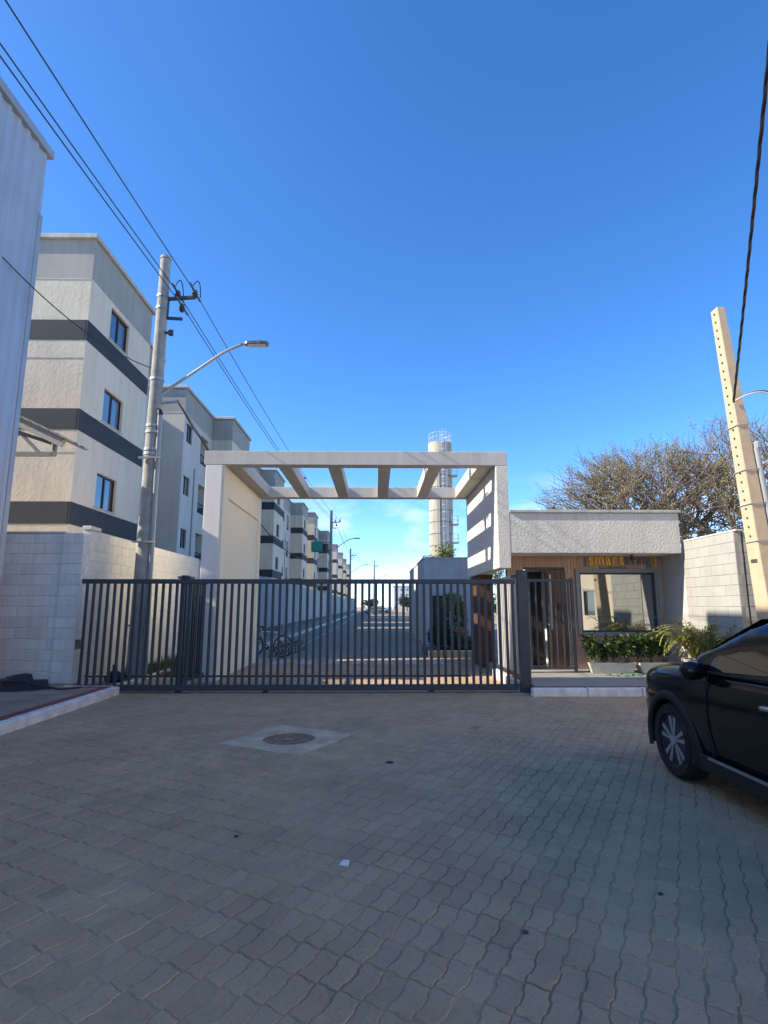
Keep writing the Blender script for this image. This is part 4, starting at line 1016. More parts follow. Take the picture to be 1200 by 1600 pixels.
mb = MB(); mb.box(2.93,IY+.02,.98,2.96,IY+.06,1.06); mb.box(2.86,IY+.01,1.0,2.96,IY+.03,1.03); mb.build('handle', 'chrome', dr)
mb = MB(); mb.box(IX-.02,32.2,1.55,IX,32.6,2.2); mb.build('red_plate', 'redsign', t)
mb = MB(); mb.box(3.6,IY-.06,2.05,3.7,IY,2.25); mb.build('wall_lamp', 'paper', t)

# ------------------------------------------------------------------ plants
def leaf_quad(mb, c, d, n, ln, wd):
    d = d.normalized(); s_ = d.cross(n)
    if s_.length < 1e-4: s_ = d.cross(V(1,0,0))
    s_.normalize(); c = Vector(c)
    mb.add([c, c+d*ln*.45+s_*wd/2, c+d*ln, c+d*ln*.45-s_*wd/2], [(0,1,2,3)])
def rv(): 
    while True:
        v = V(rnd.uniform(-1,1),rnd.uniform(-1,1),rnd.uniform(-1,1))
        if .05 < v.length < 1: return v.normalized()
def leaf_cloud(mb, c, r, n, ln, wd, up=.3):
    c = Vector(c)
    for _ in range(n):
        v = rv(); q = rnd.random()**.4
        p = c+V(v.x*r[0],v.y*r[1],v.z*r[2])*q
        d = (v+rv()*.8+V(0,0,up)); leaf_quad(mb, p, d, rv(), ln*rnd.uniform(.6,1.25), wd*rnd.uniform(.7,1.2))
def planter_box(label, xa, xb, y_, z_):
    t = thing('planter', label, 'planter', ((xa+xb)/2,y_,z_), 'cream trough planters under the window')
    h_ = .215; i_ = .07
    mb = MB()
    o_ = [(xa,y_-.15),(xb,y_-.15),(xb,y_+.15),(xa,y_+.15)]; b_ = [(xa+i_,y_-.10),(xb-i_,y_-.10),(xb-i_,y_+.10),(xa+i_,y_+.10)]
    q_ = [(xa+.025,y_-.125),(xb-.025,y_-.125),(xb-.025,y_+.125),(xa+.025,y_+.125)]
    mb.add([(*p,z_) for p in b_]+[(*p,z_+h_) for p in o_]+[(*p,z_+h_) for p in q_]+[(*p,z_+h_-.04) for p in q_],
        [(0,3,2,1)]+[(k,(k+1)%4,4+(k+1)%4,4+k) for k in range(4)]+[(4+k,4+(k+1)%4,8+(k+1)%4,8+k) for k in range(4)]+[(8+k,8+(k+1)%4,12+(k+1)%4,12+k) for k in range(4)])
    mb.build('trough', 'planter', t)
    mb = MB(); mb.quad(*[(*p,z_+h_-.035) for p in q_]); mb.build('soil', 'soil', t)
    return t
planter_box('cream trough planter nearer the reception door', 4.56, 5.56, 12.25, .14)
planter_box('cream trough planter nearer the potted palms', 5.62, 6.42, 12.25, .14)
def shrub(label, x_, y_, z_, h_, w_, nl, group='leafy shrubs in the trough planters'):
    t = thing('shrub', label, 'shrub', (x_,y_,z_), group)
    mb = MB(); lm = MB()
    for k in range(7):
        a_ = rnd.uniform(0,6.28); tip = V(x_+math.cos(a_)*w_*.7, y_+math.sin(a_)*w_*.5, z_+h_*rnd.uniform(.7,1))
        b0 = V(x_+rnd.uniform(-.06,.06), y_+rnd.uniform(-.04,.04), z_)
        pts = arc(b0, (b0+tip)/2+V(0,0,.1), tip, 6); mb.tube(pts, [.010,.009,.008,.007,.006,.005,.004], 5)
        for p in pts[2:]:
            for _ in range(nl//24):
                d = rv()+V(0,0,.35); leaf_quad(lm, p+rv()*.05, d, rv(), rnd.uniform(.07,.12), rnd.uniform(.035,.055))
    mb.build('stem', 'bark', t); lm.build('foliage', 'leaf', t, fix=False)
for i, (xx, hh) in enumerate(((4.68,.74),(4.92,.60),(5.16,.66),(5.40,.68),(5.70,.74),(5.95,.70),(6.22,.78))):
    shrub('%s leafy green shrub from the reception door in the trough planters' % ['first','second','third','fourth','fifth','sixth','seventh'][i], xx, 12.25, .31, hh*.84, .22, 260)
def potted_palm(label, x_, y_, z_, rp, hp, spread, nf, m='leaf_palm'):
    t = thing('potted_palm', label, 'potted plant', (x_,y_,z_), 'potted palms by the white wall')
    mb = MB(); mb.lathe([(rp*.68,z_),(rp*.74,z_+.03),(rp*.98,z_+hp-.06),(rp*1.05,z_+hp-.055),(rp*1.06,z_+hp),(rp*.92,z_+hp),(rp*.9,z_+hp-.05)], 20, (x_,y_,0)); mb.build('pot', 'pot', t, smooth=True)
    mb = MB(); mb.lathe([(rp*.9,z_+hp-.045),(.01,z_+hp-.03)], 16, (x_,y_,0)); mb.build('soil', 'soil', t)
    st = MB(); lm = MB()
    for k in range(nf):
        a_ = 2*math.pi*k/nf+rnd.uniform(-.3,.3); ln = spread*rnd.uniform(.7,1.1); el = rnd.uniform(.95,1.45)
        b0 = V(x_+math.cos(a_)*.04, y_+math.sin(a_)*.04, z_+hp); hd = V(math.cos(a_), math.sin(a_), 0)
        top = b0+hd*ln*.45*math.cos(el)*1.6+V(0,0,ln*math.sin(el)*1.0); tip = b0+hd*ln*rnd.uniform(.55,1.0)+V(0,0,ln*rnd.uniform(.15,.85))
        pts = arc(b0, top, tip, 14); st.tube(pts, [.010-.0006*i for i in range(15)], 4)
        for i in range(3, 15):
            p = pts[i]; d = (pts[min(i+1,14)]-pts[i-1]).normalized(); sd = d.cross(V(0,0,1)).normalized()
            for s_ in (-1,1):
                for u_ in (0,.5):
                    leaf_quad(lm, p-d*u_*.03, d*.75+sd*s_*.8+V(0,0,-.12+rnd.uniform(-.15,.15)), V(0,0,1)+rv()*.3, rnd.uniform(.16,.24)*(1.1-.045*i), .024)
    st.build('frond_stem', 'leaf_palm', t); lm.build('fronds', m, t, fix=False)
potted_palm('full yellow-green palm in a stone pot before the grey side wall', 6.50, 11.55, .135, .24, .36, .95, 40)
potted_palm('thin pale palm in a stone pot against the sunlit block wall', 6.52, 10.95, .135, .2, .30, 1.05, 26)
mb = MB(); pts = []
for i in range(120):
    a_ = i*.31; pts.append((4.75+i*.0135+.10*math.cos(a_), 11.72+.14*math.sin(a_*.9)+.05*math.sin(i*.2), .150+.012*(i % 3)))
mb.tube(pts, .012, 6); tag(mb.build('garden_hose', 'hose', smooth=True), 'pale green garden hose lying loose before the planters', 'hose')
# bed with shrubs, clay-potted plant inside the gate
t = thing('flower_bed', 'low stone-edged flower bed beside the inner driveway', 'flower bed', (2.6,18.4,0))
mb = MB(); mb.box(1.72,17.3,0,3.4,19.6,.16); mb.build('soil', 'soil', t)
for k in range(5):
    mb = MB(); mb.box(1.58,17.25+k*.48,0,1.72,17.71+k*.48,.22); mb.build('edge_stone', 'plinth', t, bevel=.01)
for k in range(4):
    mb = MB(); mb.box(1.58+k*.46,17.12,0,2.02+k*.46,17.25,.22); mb.build('edge_stone', 'plinth', t, bevel=.01)
def bush(label, c, r, n, m, group=None, ln=.1, wd=.05):
    t = thing('bush', label, 'bush', (c[0],c[1],c[2]-r[2]), group)
    st = MB(); b0 = V(c[0],c[1],c[2]-r[2])
    for k in range(6): v = rv(); st.tube([b0, b0+V(v.x*r[0]*.6,v.y*r[1]*.6,r[2]*(1+abs(v.z)*.5))], [.015,.006], 5)
    st.build('stem', 'bark', t)
    mb = MB(); leaf_cloud(mb, c, r, n, ln, wd); mb.build('foliage', m, t, fix=False)
bush('round dark green bush before the black service door', (2.15,18.6,.55), (.48,.5,.40), 1500, 'leaf_dark', ln=.08, wd=.04)
bush('flat dark green groundcover bush at the right of the flower bed', (2.85,18.4,.36), (.5,.6,.22), 1000, 'leaf_dark', ln=.08, wd=.04)
t = thing('potted_shrub', 'tall lime green shrub in a clay pot beside the service building', 'potted plant', (2.95,19.9,0))
mb = MB(); mb.lathe([(.20,0),(.30,.62),(.33,.64),(.33,.72),(.28,.72),(.27,.66)], 20, (2.95,19.9,0)); mb.build('pot', 'clay', t, smooth=True)
mb = MB(); mb.tube([(2.95,19.9,.6),(2.93,19.9,1.1),(2.98,19.9,1.6)], [.03,.02,.01], 6); mb.build('stem', 'bark', t)
mb = MB(); leaf_cloud(mb, (2.93,19.9,1.12), (.22,.22,.42), 420, .16, .06); leaf_cloud(mb, (2.72,19.85,1.65), (.38,.3,.28), 320, .18, .06); mb.build('foliage', 'leaf_lime', t, fix=False)

# trees: recursive limbs, twigs and sparse leaves
def tree(name, label, base, limbs, depth, ln0, r0, leaf_n, leaf_ln, leaf_m, spread=.55, up=.25, seed=1, group=None, clump=None, leaf_from=1):
    rr = random.Random(seed)
    def rvv():
        while True:
            v = V(rr.uniform(-1,1),rr.uniform(-1,1),rr.uniform(-1,1))
            if .05 < v.length < 1: return v.normalized()
    t = thing(name, label, 'tree', base, group)
    tm = MB(); bm_ = MB(); lm = MB()
    def grow(p, d, ln, r, lev):
        n = 3 if lev < depth-1 else 2; pts = [p]; q = p; dd = d
        for i in range(n):
            dd = (dd+rvv()*.20+V(0,0,up*.15)).normalized(); q = q+dd*ln/n; pts.append(q)
        (tm if lev == 0 else bm_).tube(pts, [max(.0075, r*(1-.42*i/n)) for i in range(n+1)], 7 if lev < 2 else (4 if lev < depth-1 else 3), cap=False)
        if lev >= depth-leaf_from:
            for _ in range(leaf_n):
                k = rr.randrange(1, len(pts)); c = pts[k]+rvv()*ln*.3
                if clump is not None and noise.noise(c*clump) < .05: continue
                leaf_quad(lm, c, rvv()+V(0,0,-.1), rvv(), leaf_ln*rr.uniform(.6,1.3), leaf_ln*rr.uniform(.25,.45))
        if lev < depth:
            for k in range(rr.choice((2,3,3)) if lev < 2 else rr.choice((3,3,4)) if lev < depth-1 else rr.choice((3,4))):
                f = rr.uniform(.45,1) if k else 1.0; idx = max(1, round(f*n)); s_ = pts[idx]
                nd = (dd+rvv()*spread*1.5+V(0,0,up*.3)).normalized()
                grow(s_, nd, ln*rr.uniform(.60,.84), r*.58*rr.uniform(.8,1), lev+1)
    for (off, d, ln, r) in limbs: grow(Vector(base)+Vector(off), Vector(d).normalized(), ln, r, 0)
    tm.build('trunk', 'bark', t, smooth='all'); bm_.build('branches', 'bark', t, fix=False)
    if lm.v: lm.build('crown', leaf_m, t, fix=False)
    return t
def dome_tree(label, base, cen, rad, n1, n2, n3, n4, seed, leaves):
    """broad rounded crown: limbs reach into a dome, split three times, thin twigs and sparse leaf clumps at the rim"""
    rr = random.Random(seed); cen = Vector(cen); base = Vector(base)
    def rd(up_=-.15):
        while True:
            v = V(rr.uniform(-1,1),rr.uniform(-1,1),rr.uniform(-1,1))
            if .1 < v.length < 1:
                v.normalize()
                if v.z > up_: return v
    def at(v, f): return cen+V(v.x*rad[0],v.y*rad[1],v.z*rad[2])*f
    t = thing('feathery_tree', label, 'tree', base, 'bare feathery trees behind the reception')
    tm = MB(); bm_ = MB(); lm = MB()
    def limb(mb, a, b, r0_, r1_, n, k):
        d = b-a; m_ = (a+b)/2+rd(-1)*d.length*.14+V(0,0,d.length*.06); pts = arc(a, m_, b, n)
        mb.tube(pts, [r0_+(r1_-r0_)*i/n for i in range(n+1)], k, cap=False); return pts
    fork = base+V(0,0,1.5); limb(tm, base, fork, .20, .17, 4, 9)
    for i in range(n1):
        v1 = rd(.0); p1 = limb(tm, fork+V(rr.uniform(-.2,.2),rr.uniform(-.2,.2),rr.uniform(-.3,.3)), at(v1,.50), .085, .05, 7, 6)
        for j in range(n2):
            v2 = (v1+rd(-.4)*.62).normalized(); p2 = limb(bm_, p1[rr.choice((4,5,6,7))], at(v2,.76), .038, .022, 5, 5)
            for k in range(n3):
                v3 = (v2+rd(-.6)*.40).normalized(); f3 = rr.uniform(.88,1.0); p3 = limb(bm_, p2[rr.choice((2,3,4,5))], at(v3,f3), .017, .010, 4, 4)
                for q in range(n4):
                    a_ = p3[rr.choice((1,2,3,4))]; d_ = (at(v3,1.0)-cen).normalized(); e_ = a_+(d_*.8+rd(-1)*.75)*rr.uniform(.25,.6)
                    bm_.tube([a_, (a_+e_)/2+rd(-1)*.04, e_], [.008,.007,.005], 3, cap=False)
                    if noise.noise(e_*.62+V(seed,0,0)) > -.02:
                        for _ in range(leaves): leaf_quad(lm, a_.lerp(e_, rr.random())+rd(-1)*.10, rd(-1), rd(-1), rr.uniform(.05,.09), rr.uniform(.018,.03))
    tm.build('trunk', 'bark', t, smooth='all'); bm_.build('branches', 'bark', t, fix=False); lm.build('crown', 'leaf_olive', t, fix=False)
dome_tree('broad rounded half bare feathery tree behind the reception', (11.0,21.0,0), (10.7,21.0,3.5), (5.2,4.0,4.2), 15, 7, 6, 4, 31, 18)
dome_tree('second bare feathery tree rising over the block wall at the right edge', (14.2,19.0,0), (13.3,19.0,3.7), (4.2,3.2,4.5), 13, 6, 6, 4, 47, 16)
tree('small_tree', 'small yellowish green tree behind the grey service building', (4.6,37,0),
     [((0,0,0),(-.15,0,1),2.2,.10),((.2,0,0),(.3,0,1),2.2,.09)], 4, 1.8, .1, 26, .22, 'leaf_lime', .55, .1, 5, leaf_from=2)
tree('small_tree', 'small bare tree beside the base of the water tower', (7.6,46,0),
     [((0,0,0),(0,0,1),2.4,.10)], 5, 2.6, .12, 4, .2, 'leaf_far', .5, .2, 9)

# ------------------------------------------------------------------ bicycle and rack
def bicycle():
    t = thing('bicycle', 'white framed bicycle with black tyres parked behind the gate', 'bicycle', (-3.35,17.7,0))
    A, B = V(-3.83,17.85,.33), V(-2.87,17.55,.33); d = (B-A).normalized(); s_ = V(-d.y,d.x,0)
    for c in (A, B):
        mb = MB(); n = 30; ring = [c+d*(.315*math.cos(2*math.pi*k/n))+V(0,0,.315*math.sin(2*math.pi*k/n)) for k in range(n+1)]
        mb.tube(ring, .024, 7, cap=False); wh = mb.build('wheel', 'tyre', t, smooth=True)
        mb = MB(); mb.tube([c+(p-c)*.91 for p in ring], .011, 5, cap=False); mb.build('rim', 'steel', wh)
        mb = MB()
        for k in range(12): a_ = math.pi*k/6; mb.tube([c, c+d*(.29*math.cos(a_))+V(0,0,.29*math.sin(a_))], .003, 3)
        mb.build('spokes', 'steel', wh)
        mb = MB(); mb.tube([c-s_*.05, c+s_*.05], .02, 8); mb.build('hub', 'black', wh)
    bb = A+d*.42-V(0,0,.03); st = A+d*.26+V(0,0,.44); hd = A+d*.78+V(0,0,.42); hd2 = hd+V(0,0,-.12)+d*.04
    mb = MB()
    for a_, b_, r_ in ((bb,st,.018),(st,hd,.017),(bb,hd2,.021),(A+s_*.03,bb,.010),(A-s_*.03,bb,.010),(A+s_*.03,st,.009),(A-s_*.03,st,.009),(hd+V(0,0,.03)-d*.01,hd2,.022)): mb.tube([a_,b_], r_, 8)
    mb.build('frame', 'bikewhite', t, smooth=True)
    mb = MB(); mb.tube([hd2,B+s_*.045],.013,6); mb.tube([hd2,B-s_*.045],.013,6); mb.build('fork', 'black', t)
    mb = MB(); mb.tube([st,st+V(0,0,.14)-d*.03],.013,6); mb.build('seat_post', 'steel', t)
    mb = MB(); c = st+V(0,0,.16)-d*.04; mb.prism([(0,0)],'z',0,0) if False else mb.add([c-d*.14+s_*.075, c-d*.14-s_*.075, c+d*.02-s_*.03, c+d*.14-s_*.012, c+d*.14+s_*.012, c+d*.02+s_*.03]+[p-V(0,0,.05) for p in (c-d*.14+s_*.075, c-d*.14-s_*.075, c+d*.02-s_*.03, c+d*.14-s_*.012, c+d*.14+s_*.012, c+d*.02+s_*.03)],
        [tuple(range(6)), tuple(range(6,12))]+[(k,(k+1)%6,6+(k+1)%6,6+k) for k in range(6)]); mb.build('saddle', 'black', t, bevel=.01)
    mb = MB(); h = hd+V(0,0,.13)-d*.02; mb.tube([hd,h],.013,6); mb.tube([h-s_*.29-d*.05,h-s_*.12,h+s_*.12,h+s_*.29-d*.05],.012,6); mb.build('handlebar', 'black', t)
    mb = MB(); mb.lathe([(.085,-.004),(.085,.004)], 20, (0,0,0), 'y')
    mb.v = [tuple(bb+d*x+s_*(y+.045)+V(0,0,z)) for x,y,z in mb.v]; mb.tube([bb+s_*.06,bb+s_*.07+d*.1-V(0,0,.13)],.01,5); mb.tube([bb-s_*.06,bb-s_*.07-d*.1+V(0,0,.13)],.01,5); mb.build('crank', 'black', t)
bicycle()
t = thing('bike_rack', 'low black bicycle rack of wire loops beside the bicycle', 'bike rack', (-3.0,18.8,0))
ra, rb = V(-3.05,17.0,0), V(-2.75,20.8,0); d = (rb-ra).normalized(); s_ = V(-d.y,d.x,0)
mb = MB(); mb.tube([ra+s_*.16+V(0,0,.03),rb+s_*.16+V(0,0,.03)],.016,6); mb.tube([ra-s_*.16+V(0,0,.03),rb-s_*.16+V(0,0,.03)],.016,6); mb.build('base_rail', 'black', t)
for k in range(11):
    c = ra+d*(.15+k*.35); mb = MB()
    mb.tube([c+s_*.16+V(0,0,.03), c+s_*.15+V(0,0,.22), c+s_*.07+V(0,0,.31), c-s_*.07+V(0,0,.31), c-s_*.15+V(0,0,.22), c-s_*.16+V(0,0,.03)],.014,6); mb.build('loop', 'black', t, smooth=True)

# ------------------------------------------------------------------ the parked car (nose pointing to +y)
def make_car(name, label, cx, ay, paint, detail=True, rotz=0, group=None):
    """front axle at y=ay, centre line x=cx; built in local coordinates y forward from the front axle"""
    t = thing(name, label, 'car', (cx, ay, 0), group)
    ORG[t] = V(0,0,0); t.rotation_euler = (0,0,rotz)
    # stations: y, half width, belt z, crown z (centre), bottom z
    ST = [(.86,.50,.66,.70,.34),(.80,.68,.80,.86,.26),(.66,.79,.90,.965,.22),(.40,.855,.945,1.01,.21),(.10,.875,.965,1.035,.21),(-.20,.88,.985,1.055,.21),(-.50,.88,1.00,1.06,.21),(-.80,.88,1.01,1.05,.21),
          (-1.3,.88,1.025,1.05,.21),(-1.9,.88,1.045,1.06,.21),(-2.5,.88,1.07,1.08,.22),(-2.95,.87,1.09,1.10,.24),(-3.25,.84,1.08,1.09,.28),(-3.40,.74,1.00,1.02,.36),(-3.44,.6,.85,.88,.44)]
    mb = MB(); nn = 0
    for (y, hw_, zb, zc, z0) in ST:
        half = [(0,z0),(hw_*.80,z0),(hw_*.955,z0+.07),(hw_*.985,z0+(zb-z0)*.35),(hw_,z0+(zb-z0)*.62),(hw_*.985,z0+(zb-z0)*.86),(hw_*.945,zb),(hw_*.80,zb+(zc-zb)*.62),(hw_*.42,zb+(zc-zb)*.92),(0,zc)]
        row = [(x,y,z) for x,z in half]+[(-x,y,z) for x,z in reversed(half[1:-1])]
        nn = len(row); mb.v += row
    for i in range(len(ST)-1):
        for k in range(nn): mb.f.append((i*nn+k,i*nn+(k+1)%nn,(i+1)*nn+(k+1)%nn,(i+1)*nn+k))
    mb.f.append(tuple(range(nn))); mb.f.append(tuple((len(ST)-1)*nn+k for k in range(nn))[::-1])
    body = mb.build('body', paint, t, smooth='all')
    body.modifiers.new('s', 'SUBSURF').levels = 2 if detail else 1; body.modifiers['s'].render_levels = 2 if detail else 1
    cut = MB()
    for ya in (0,-2.61):
        for s_ in (-1,1): cut.lathe([(.375,s_*.60),(.375,s_*1.1)], 28, (0,ya,.335), 'x')
    co = cut.build('cutter', None, t)
    bo = body.modifiers.new('b', 'BOOLEAN'); bo.operation = 'DIFFERENCE'; bo.object = co; bo.solver = 'EXACT'
    dg = bpy.context.evaluated_depsgraph_get(); me = bpy.data.meshes.new_from_object(body.evaluated_get(dg))
    body.modifiers.clear(); body.data = me; bpy.data.objects.remove(co)
    me.materials.clear(); me.materials.append(M[paint])
    for p in me.polygons: p.use_smooth = True
    me.set_sharp_from_angle(angle=R(35))
    # greenhouse: roof shell, pillars and glass
    GH = [(-.34,.80,1.04,1.05),(-.70,.775,1.03,1.235),(-1.02,.72,1.03,1.395),(-1.38,.675,1.04,1.505),(-1.9,.655,1.05,1.555),(-2.4,.65,1.07,1.555),(-2.9,.65,1.08,1.52),(-3.2,.68,1.09,1.38),(-3.36,.72,1.08,1.12)]
    mb = MB()
    for (y, hw_, z0, z1) in GH:
        hb = .845; f = max(.02,(z1-z0)/.52)
        half = [(hb*.99,z0-.03),(hb+(hw_-hb)*.45,z0+(z1-z0)*.5),(hw_+.015,z1-.06*f),(hw_*.86,z1),(hw_*.4,z1+.022*f)]
        row = [(x,y,z) for x,z in half]+[(-x,y,z) for x,z in reversed(half)]; nn = len(row); mb.v += row
    for i in range(len(GH)-1):
        for k in range(nn-1): mb.f.append((i*nn+k,i*nn+k+1,(i+1)*nn+k+1,(i+1)*nn+k))
    mb.f.append(tuple(range(nn))); mb.f.append(tuple((len(GH)-1)*nn+k for k in range(nn))[::-1])
    gh = mb.build('roof', 'carpaint' if paint == 'carpaint' else paint, t, smooth='all')
    me = gh.data; bmx = bmesh.new(); bmx.from_mesh(me)
    bmesh.ops.subdivide_edges(bmx, edges=bmx.edges[:], cuts=1, use_grid_fill=True, smooth=.4); bmx.to_mesh(me); bmx.free()
    for p in me.polygons: p.use_smooth = True
    def side_pt(y, f):  # a point on the greenhouse side at height fraction f
        for i in range(len(GH)-1):
            if GH[i][0] >= y >= GH[i+1][0]:
                k = (GH[i][0]-y)/(GH[i][0]-GH[i+1][0]); a, b = GH[i], GH[i+1]
                hw_ = a[1]+(b[1]-a[1])*k; z0 = a[2]+(b[2]-a[2])*k; z1 = a[3]+(b[3]-a[3])*k; break
        hb = .845; x_ = hb*.99+(hb+(hw_-hb)*.45-hb*.99)*f*2 if f < .5 else (hb+(hw_-hb)*.45)+((hw_+.015)-(hb+(hw_-hb)*.45))*(f-.5)*2
        return x_, y, z0-.03+(z1-.06-(z0-.03))*f
    for s_ in (-1,1):
        for ya, yb in ((-.66,-1.80),(-1.88,-2.85)):
            mb = MB(); nseg = 10
            for i in range(nseg+1):
                y_ = ya+(yb-ya)*i/nseg
                for f in (.12,.5,.90):
                    x_, yy, zz = side_pt(y_, f); mb.v.append((s_*(x_+.014), yy, zz))
            for i in range(nseg):
                for k in range(2): mb.f.append((i*3+k,i*3+k+1,(i+1)*3+k+1,(i+1)*3+k))
            mb.build('side_window', 'carglass', t, smooth='all')
        mb = MB(); pts = [V(s_*(side_pt(y_,.05)[0]+.015), y_, side_pt(y_,.05)[2]) for y_ in [-.60-.25*i for i in range(10)]]; mb.tube(pts, .012, 6); mb.build('belt_trim', 'carplastic', t)
    mb = MB()
    for i in range(6):
        f = i/5; y_ = -.32-.74*f; z_ = 1.065+(1.43-1.065)*f**.9; hw_ = .74-.10*f
        for x_ in (-1,-.5,0,.5,1): mb.v.append((x_*hw_, y_+.035*(1-x_*x_), z_+.02*(1-x_*x_)+.02))
    for i in range(5):
        for k in range(4): mb.f.append((i*5+k,i*5+k+1,(i+1)*5+k+1,(i+1)*5+k))
    mb.build('windscreen', 'carglass', t, smooth='all')
    # wheels
    for ya in (0,-2.61):
        for s_ in (-1,1):
            xo = s_*.865; mb = MB()
            pr_ = [(.225,.0),(.235,-.012),(.30,-.012),(.325,.02),(.333,.05),(.333,.17),(.32,.20),(.29,.215),(.225,.20)]
            mb.lathe([(r, xo-s_*h) for r, h in pr_], 40, (0,ya,.333), 'x', cap=False); wh = mb.build('wheel', 'tyre', t, smooth=True)
            mb = MB(); mb.lathe([(.228,xo-s_*.02),(.222,xo-s_*.005),(.212,xo-s_*.01),(.205,xo-s_*.07),(.02,xo-s_*.075)], 32, (0,ya,.333), 'x'); mb.build('rim', 'blackmetal', wh, smooth=True)
            for k in range(10 if detail else 5):
                a_ = 2*math.pi*(k//2)/5+(.21 if k % 2 else -.21)+.3 if detail else 2*math.pi*k/5
                e1_ = V(0,math.cos(a_),math.sin(a_)); e2_ = V(0,-math.sin(a_),math.cos(a_)); c = V(xo-s_*.012,ya,.333)
                q = MB(); q.add([c+e1_*.05+e2_*.009, c+e1_*.05-e2_*.009, c+e1_*.212-e2_*.021, c+e1_*.212+e2_*.021]+[p-V(s_*.04,0,0) for p in (c+e1_*.05+e2_*.009, c+e1_*.05-e2_*.009, c+e1_*.212-e2_*.021, c+e1_*.212+e2_*.021)],
                    [(0,1,2,3),(4,5,6,7),(0,1,5,4),(1,2,6,5),(2,3,7,6),(3,0,4,7)]); q.build('spoke', 'alloy', wh)
            mb = MB(); mb.lathe([(.045,xo-s_*.03),(.045,xo-s_*.004),(.03,xo)], 16, (0,ya,.333), 'x'); mb.build('hub_cap', 'alloy', wh)
            if detail:
                mb = MB(); n = 26
                for i in range(n+1):
                    a_ = -R(18)+R(216)*i/n
                    for (r, dx) in ((.362,.0),(.362,.022),(.43,.014),(.445,-.03)): mb.v.append((s_*(.868+dx), ya+r*math.cos(a_), .335+r*math.sin(a_)))
                for i in range(n):
                    for k in range(3): mb.f.append((i*4+k,i*4+k+1,(i+1)*4+k+1,(i+1)*4+k))
                mb.build('wheel_arch', 'carplastic', t, smooth='all')
                mb = MB(); n = 20
                for i in range(n+1):
                    a_ = -R(15)+R(210)*i/n
                    for x_ in (.58,.87): mb.v.append((s_*x_, ya+.372*math.cos(a_), .335+.372*math.sin(a_)))
                for i in range(n): mb.f.append((2*i,2*i+1,2*i+3,2*i+2))
                mb.build('arch_liner', 'carplastic', t)
    for s_ in (-1,1):
        # mirror
        mb = MB(); mb.lathe([(.02,-.115),(.075,-.10),(.095,-.03),(.09,.05),(.06,.10),(.02,.112)], 16, (0,0,0), 'x')
        mb.v = [(s_*.935+x*.9, -.58+y*.72, 1.015+z*.82) for x,y,z in mb.v]; mi = mb.build('mirror', 'carpaint' if detail else 'carplastic', t, smooth='all')
        mb = MB(); mb.bar((s_*.82,-.56,.99),(s_*.90,-.56,1.01),.06,.04); mb.build('mirror_stalk', 'carplastic', mi)
        # headlamp and tail lamp
        mb = MB(); mb.add([(s_*.56,.815,.74),(s_*.74,.72,.76),(s_*.835,.47,.845),(s_*.82,.46,.90),(s_*.72,.66,.885),(s_*.56,.79,.83)], [(0,1,2,3,4,5)]); 
        mb.v += [(x*.96,y-.06,z) for x,y,z in mb.v]; mb.f += [(k,(k+1)%6,6+(k+1)%6,6+k) for k in range(6)]
        mb.v = [(x*.965,y-.012,z-.005) for x,y,z in mb.v]; mb.build('headlight', 'headlamp', t, smooth=False)
        mb = MB(); mb.box(s_*.70,-3.40,.92,s_*.86,-3.22,1.04); mb.build('tail_light', 'redsign', t, bevel=.02)
        if detail:
            # sill cladding, bright strip, door shuts, handles
            mb = MB(); mb.box(s_*.835,-2.18,.20,s_*.882,-.44,.33); mb.build('sill_cladding', 'carplastic', t, bevel=.012)
            mb = MB(); mb.bar((s_*.886,-.60,.325),(s_*.886,-2.1,.335),.010,.022); mb.build('sill_strip', 'steel', t)
            for ya in (-.62,-1.86,-2.72):
                pts = [(s_*.8655,ya-.02,.34),(s_*.8815,ya,.52),(s_*.8835,ya,.72),(s_*.872,ya-.01,.90),(s_*.842,ya-.02,1.01)]
                mb = MB(); mb.tube(pts, .006, 5); mb.build('door_gap', 'black', t)
            for ya in (-1.28,-2.42):
                mb = MB(); mb.tube(arc((s_*.878,ya,.835),(s_*.915,ya-.10,.85),(s_*.878,ya-.24,.848),8), [.012,.018,.021,.022,.022,.022,.021,.018,.012], 8); mb.build('door_handle', 'chrome', t, smooth=True)
            mb = MB(); mb.box(s_*.44,-1.35,1.585,s_*.48,-2.7,1.62); mb.build('roof_rail', 'steel', t, bevel=.008)
    mb = MB(); mb.box(-.45,.80,.42,.45,.875,.66); mb.build('grille', 'carplastic', t, bevel=.02)
    mb = MB(); mb.box(-.26,.855,.45,.26,.885,.56); mb.build('number_plate', 'paper', t)
    if detail:
        mb = MB(); mb.box(-.66,.50,.20,.66,.74,.32); mb.build('bumper_lip', 'carplastic', t, bevel=.05)
    return t
make_car('parked_car', 'glossy dark brown crossover car cut off by the right edge', 3.60, 5.36, 'carpaint')
make_car('parked_car', 'small grey car parked at the far end of the street', -1.6, 116, 'silverpaint', False, R(80), 'far parked cars')
make_car('parked_car', 'small white car parked at the far end of the street', 2.2, 121, 'whitepaint', False, R(-95), 'far parked cars')

